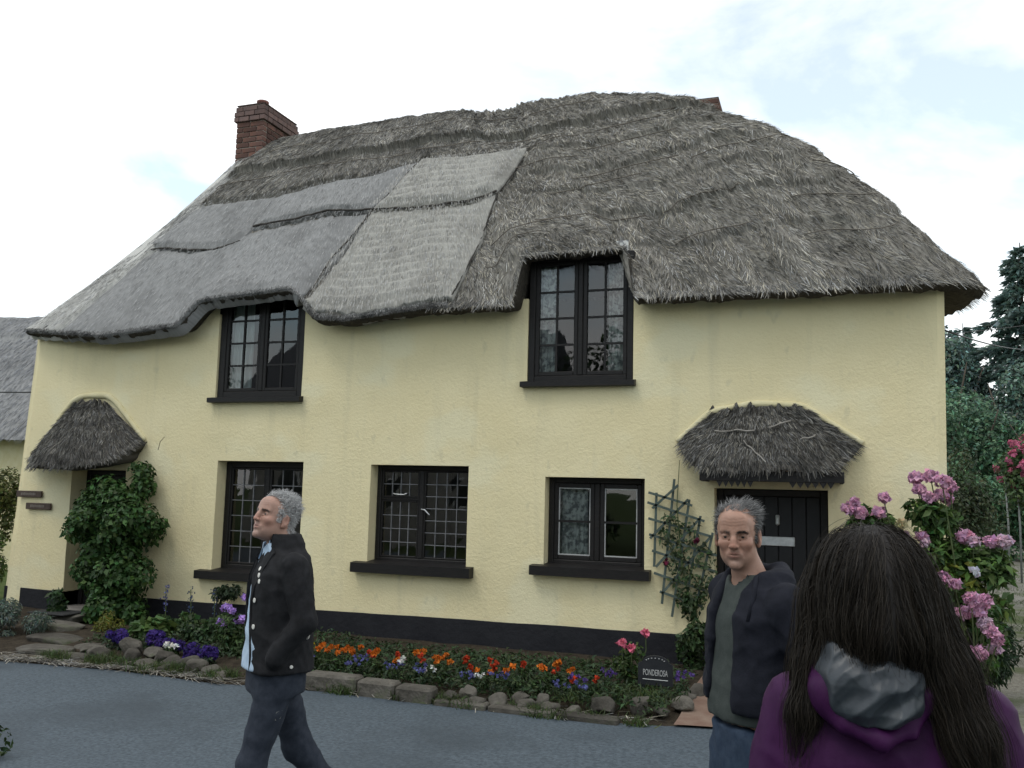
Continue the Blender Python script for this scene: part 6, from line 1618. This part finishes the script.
def jacketL(p):
    d = loft(p, jkL)
    wdg = np.interp(p[2], [.8, 1.0, 1.2, 1.35, 1.42, 1.5], [.105, .092, .062, .035, .045, .07])
    d = smax(d, -np.maximum(np.abs(p[0] + .02) - wdg, p[1] + .02), .012)
    for sx in (1, -1): d = smin(d, chain(p, [(sx * .180, .012, 1.405, .068), (sx * .232, .066, 1.15, .055), (sx * .195, -.055, .985, .048)], .02), .010)
    return smax(d, -chain(p, [(0, -.03, 1.64, .062), (0, -.025, 1.46, .070)], .01), .01)
jo, jV, jF = pr.solid('jacket', jacketL, (-.36, -.26, .82), (.36, .26, 1.57), .0085, M_BLACKJ, folds(.0075, 41))
B, n = project(jacketL, [(.10, -.14, 1.36), (.085, -.15, 1.395), (.115, -.14, 1.33), (.10, -.16, 1.24), (.11, -.16, 1.12), (.03, -.05, 1.47)], .004)
for b, nn in zip(B, n): disc(pr, 'button', b, nn, .0115, M_BTN, jo)
B, n = project(jacketL, [(.23, .10, 1.06), (.22, .115, 1.06), (.24, .02, .95)], .004)
for b, nn in zip(B, n): disc(pr, 'button', b, nn, .008, M_BTN, jo)
for sx in (1, -1): tube_on(jacketL, [(-.02 + sx * w, -.17, z) for w, z in ((.10, .92), (.098, .98), (.085, 1.12), (.065, 1.24), (.045, 1.34), (.055, 1.44))], .0, .007, pr, 'front_hem', M_BLACKJ, jo)
# lapels, turned out flaps
for sx in (1, -1):
    L0 = project(jacketL, [(-.02 + sx * .045, -.13, 1.345), (-.02 + sx * .055, -.11, 1.44), (sx * .075, -.05, 1.495), (sx * .115, -.07, 1.455), (sx * .125, -.11, 1.40), (sx * .085, -.15, 1.30), (.0 + sx * .07, -.15, 1.22)], .012)[0]
    c = L0.mean(0, keepdims=True); Vl = np.concatenate([c, L0, c + [0, .008, 0], L0 + [0, .008, 0]]); m = len(L0)
    pr.add('lapel', Vl, [(0, 1 + i, 1 + (i + 1) % m) for i in range(m)] + [(m + 1, m + 2 + (i + 1) % m, m + 2 + i) for i in range(m)] + [(1 + i, m + 2 + i, m + 2 + (i + 1) % m, 1 + (i + 1) % m) for i in range(m)], M_BLACKJ, False, jo)
# shirt collar points
for sx in (1, -1):
    q = project(shirtL, [(sx * .012, -.09, 1.475), (sx * .05, -.075, 1.50), (sx * .075, -.02, 1.515), (sx * .07, -.065, 1.455), (sx * .04, -.09, 1.415)], .006)[0]; m = len(q)
    Vl = np.concatenate([q, q + [0, -.005, 0]]); pr.add('shirt_collar', Vl, [tuple(range(m)), tuple(range(2*m - 1, m - 1, -1))] + [(i, m + i, m + (i + 1) % m, (i + 1) % m) for i in range(m)], M_SHIRT, False, so)
tr_f = legs_f([(.09, -.005, .88, .088), (.09, -.115, .50, .068), (.09, -.125, .09, .060)], [(-.09, .02, .88, .088), (-.09, .145, .50, .068), (-.09, .40, .19, .058)], [(.80, .175, .135, 0, .0), (.98, .172, .13, 0, -.008)])
to, _, _ = pr.solid('trousers', tr_f, (-.27, -.3, .03), (.27, .52, 1.0), .012, M_SLATEJ, folds(.007, 51))
q, n = project(tr_f, [(.19, -.03, .74), (.19, .01, .74), (.19, .01, .70), (.19, -.03, .70)], .004); pr.add('label_patch', q, [(0, 1, 2, 3)], pmat('grey_patch', (.16, .16, .15), rough=.8), False, to)
pr.solid('shoe', shoe_f(.09, -.09, .02, .008), (-.01, -.42, .0), (.19, .01, .17), .008, M_SHOE)
pr.solid('shoe', shoe_f(-.10, .43, .085, -.008, .55), (-.2, .08, -.12), (.0, .56, .26), .008, M_SHOE)
for sx in (1, -1):
    Rh = np.array([[1, 0, 0], [0, .88, .47], [0, -.47, .88]])
    hf, lo, hi = hand_f(sx, (sx * .135, -.022 if sx > 0 else .0, .99), Rh, .5, .85)
    pr.solid('hand', hf, lo, hi, .004, M_SKIN, attrs=lambda V: {'tint': ('FLOAT_COLOR', np.tile([.36, .21, .155, 1], (len(V), 1)))})

# ================================================================ woman seen from behind, nearest the camera
pr = Person((.105, -7.17, .0), 191.5, 'woman with long dark hair and purple hooded raincoat seen from behind', .938)
R = rotm(6, 0, 0); hx = .035; hc = np.array([hx, -.02, 1.632])
trunk = lambda p: loft(p, [(.86, .14, .09, 0, 0), (1.0, .13, .095, 0, 0), (1.2, .14, .10, 0, 0), (1.36, .155, .095, 0, 0), (1.43, .11, .07, 0, 0), (1.47, .055, .052, 0, -.005)])
body, V, F, fr = person_body(pr, hc, R, .97, [(hx, -.01, 1.57, .052), (.01, .0, 1.46, .058)], trunk, [[(s * .17, 0, 1.40, .045), (s * .225, .02, 1.12, .036), (s * .17, -.16, .98, .028)] for s in (1, -1)] + [legi(1), legi(-1)], .94, (.46, .30, .235))
jkW = [(.80, .225, .175, 0, 0), (1.0, .21, .160, 0, .0), (1.2, .215, .155, 0, 0), (1.32, .222, .145, 0, .004), (1.39, .205, .125, 0, .008), (1.435, .15, .105, 0, .01), (1.475, .10, .09, 0, .008), (1.51, .085, .082, 0, .004)]
def jacketW(p):
    d = loft(p, jkW)
    for sx in (1, -1): d = smin(d, chain(p, [(sx * .185, .0, 1.375, .078), (sx * .245, .03, 1.12, .070), (sx * .19, -.15, .98, .058)], .03), .035)
    return smax(d, -chain(p, [(hx, -.02, 1.64, .06), (.02, -.01, 1.47, .062)], .01), .01)
jo, jV, jF = pr.solid('raincoat', jacketW, (-.36, -.26, .78), (.36, .24, 1.54), .0085, M_PURPLE, folds(.011, 61, 7, 9))
# hood lying open on the back: a purple rim with its crumpled lining showing
hoodc = np.array([.062, .138, 1.455])
def hood_rim(p):
    a = chain(p, [(.165, .035, 1.500, .016), (.165, .105, 1.445, .014), (.122, .150, 1.378, .013), (.058, .170, 1.355, .013), (-.002, .158, 1.372, .013), (-.046, .12, 1.445, .014), (-.052, .04, 1.500, .016)], .02)
    return smin(a, ell(p, tuple(hoodc + [0, -.035, -.03]), (.115, .055, .075)), .035)
pr.solid('hood', hood_rim, (-.14, -.03, 1.30), (.22, .24, 1.58), .006, M_PURPLE, folds(.006, 71, 14, 14), jo)
def make_lining():
    nu, nv = 90, 70
    U, Vv = np.meshgrid(np.linspace(-1, 1, nu), np.linspace(-1, 1, nv), indexing='ij')
    w = .106 * np.sqrt(np.clip(1 - (.62 * np.minimum(Vv, 0)) ** 2 * 1.6, .12, 1))
    w = w * (1 - .28 * np.maximum(Vv, 0) ** 2)
    X = hoodc[0] + U * w * (1 + .03 * np.sin(Vv * 9)); Z = hoodc[2] + .004 + Vv * .088
    Y = hoodc[1] - .006 + .062 * (1 - .75 * U ** 2) * (1 - .8 * np.maximum(Vv, 0) ** 2) - .02 * np.maximum(Vv, 0) - .012 * np.maximum(-Vv - .6, 0) * 4
    g = np.random.default_rng(12)
    for k in range(9):                                     # sharp folds: triangle waves in random directions
        a = g.uniform(-.9, .9) + (0 if k % 3 else 1.4); f = g.uniform(1.2, 3.4); ph = g.uniform(0, 2)
        q = (U * math.cos(a) + Vv * math.sin(a)) * f * .5 + ph + .18 * vnoise(U * 2 + k, Vv * 2, seed=k)
        tri = np.abs((q % 1.0) - .5) * 2
        Y = Y + (tri ** 1.4 - .45) * g.uniform(.006, .016) / (1 + .25 * k) * (1 - .5 * U ** 4)
    Y = Y - .05 * sstep(.86, 1.0, np.maximum(np.abs(U), np.abs(Vv)))
    return pr.add('hood_lining', np.stack([X, Y, Z], -1).reshape(-1, 3), grid_faces(nu, nv), M_LINING, True, jo)
make_lining()
pr.solid('trousers', legs_f([(.09, 0, .88, .095), (.10, -.01, .50, .072), (.10, .02, .09, .06)], [(-.09, 0, .88, .095), (-.10, .0, .50, .072), (-.10, .03, .09, .06)], [(.78, .175, .12, 0, 0), (1.0, .165, .12, 0, 0)]), (-.26, -.2, .03), (.26, .2, 1.02), .012, M_BLACKJ, folds(.008, 91))
for sx in (1, -1): pr.solid('shoe', shoe_f(sx * .10, .05, .0, sx * .008), (sx * .10 - .09, -.25, -.005), (sx * .10 + .09, .15, .14), .008, M_SHOE)
for sx in (1, -1):
    Rh = np.array([[1, 0, 0], [0, .2, .98], [0, -.98, .2]])
    hf, lo, hi = hand_f(sx, (sx * .18, -.17, .965), Rh, .6, .9)
    pr.solid('hand', hf, lo, hi, .004, M_SKIN, attrs=lambda V: {'tint': ('FLOAT_COLOR', np.tile([.42, .27, .21, 1], (len(V), 1)))})
# hair: a mass of hair under long strands
def hairW(p):
    d = ell(p, (hx, .012, 1.662), (.108, .122, .112))
    d = smin(d, chain(p, [(hx, .06, 1.63, .105), (hx, .075, 1.56, .098), (hx + .01, .07, 1.51, .075)], .04), .04)
    d = smin(d, chain(p, [(hx - .075, .03, 1.60, .07), (-.085, .085, 1.47, .055), (-.115, .130, 1.36, .042), (-.130, .150, 1.26, .030), (-.138, .160, 1.15, .014)], .03), .03)
    d = smin(d, chain(p, [(hx + .085, .0, 1.60, .055), (.145, .03, 1.47, .045), (.185, .065, 1.38, .028), (.205, .07, 1.30, .014)], .03), .03)
    return smax(d, -ell(p, (hx, -.13, 1.60), (.075, .085, .12)), .02)
M_HAIRB = pmat('dark_hair_mass', (.007, .005, .004), (.012, .009, .0075), scale=40, rough=.6, stretch=(6, 6, 1))
ho, hV, hF = pr.solid('hair', hairW, (-.28, -.15, 1.05), (.30, .26, 1.80), .008, M_HAIRB, lambda V: .006 * fbm(V[:, 0] * 60, V[:, 1] * 60, V[:, 2] * 6, seed=5), body)
def long_strands(n, m, stepl, off, wind, wid, lo, hi, warm, free=0.0):
    k = rng.choice(len(hV), n); P = hV[k].copy(); keep = (P[:, 2] > 1.40); P = P[keep]; n = len(P)
    offs = off * rng.random(n); out = [P]
    ph = rng.uniform(0, 6.28, n); drift = rng.normal(0, .22, (n, 3)); drift[:, 2] = 0
    for i in range(m - 1):
        e = 2e-3; d = hairW(tuple(P.T)); g = unit(np.stack([hairW(tuple((P + np.eye(3)[j] * e).T)) - d for j in range(3)], -1))
        side = np.sign(P[:, 0] - hx)[:, None] * np.array([1, 0, 0]); low = sstep(1.55, 1.40, P[:, 2])[:, None]
        t = np.array([0, .12, -1.0]) + side * (.10 + .45 * (1 - sstep(1.66, 1.75, P[:, 2]))[:, None] * .3) + drift * .6 + wind * np.array([-1, .15, .1]) * (i / m) ** 1.5 + np.stack([.12 * np.sin(ph + i * .7), 0 * ph, 0 * ph], -1)
        tt = unit(t - g * np.sum(t * g, 1, keepdims=True)); tt = unit(tt * (1 - free * i / m) + unit(t) * free * i / m)
        P = P + tt * stepl
        d = hairW(tuple(P.T)); corr = (d - offs)[:, None] * g
        P = P - corr * (1 - free * min(1, 1.6 * i / m)); out.append(P)
    Pm = np.stack(out, 1); Vh, Fh, Th = strand_mesh(Pm, wid, hair_tints(n, lo, hi, warm))
    pr.add('hair_strands', Vh, Fh, M_HAIR, False, ho, {'tint': ('FLOAT_COLOR', Th)})
long_strands(9500, 13, .021, .014, 0.0, .0010, .003, .020, .3)
long_strands(1700, 18, .022, .028, .55, .0008, .006, .028, .3, .75)
# bag strap over her right shoulder and the bag at her hip
bg = empty('shoulder_bag', tuple(pr.W(np.array([-.29, .02, .62]))), 'black bag strap worn over the right shoulder of the purple raincoat', 'bag')
u = np.linspace(0, 1, 26); cx = np.interp(u, [0, .12, .3, 1], [-.10, -.115, -.135, -.20]); cz = np.interp(u, [0, .1, .25, 1], [1.43, 1.425, 1.36, .86]); cy = np.interp(u, [0, .1, .25, 1], [-.02, .07, .16, .17])
rows = []
for w in (-.040, -.02, 0, .02, .040): rows.append(project(jacketW, np.stack([cx + w, cy, cz + .2 * w], -1), .016)[0])
G = np.stack(rows, 1); Gi, _ = project(jacketW, G.reshape(-1, 3), .004)
Vs = np.concatenate([G.reshape(-1, 3), Gi]); nn = G.shape[0] * 5
mesh('strap', pr.W(Vs), np.concatenate([grid_faces(26, 5), grid_faces(26, 5, nn)[:, ::-1]]), M_STRAP, bg, True)
def bagf(p): return smax(ell(p, (-.30, .07, .78), (.09, .19, .17)), -9 + 0 * p[0], .01)
Vb, Fb = polygonize(bagf, [np.arange(-.42, -.18, .012), np.arange(-.15, .3, .012), np.arange(.58, .98, .012)])
mesh('bag_body', pr.W(Vb), Fb, M_STRAP, bg, True)
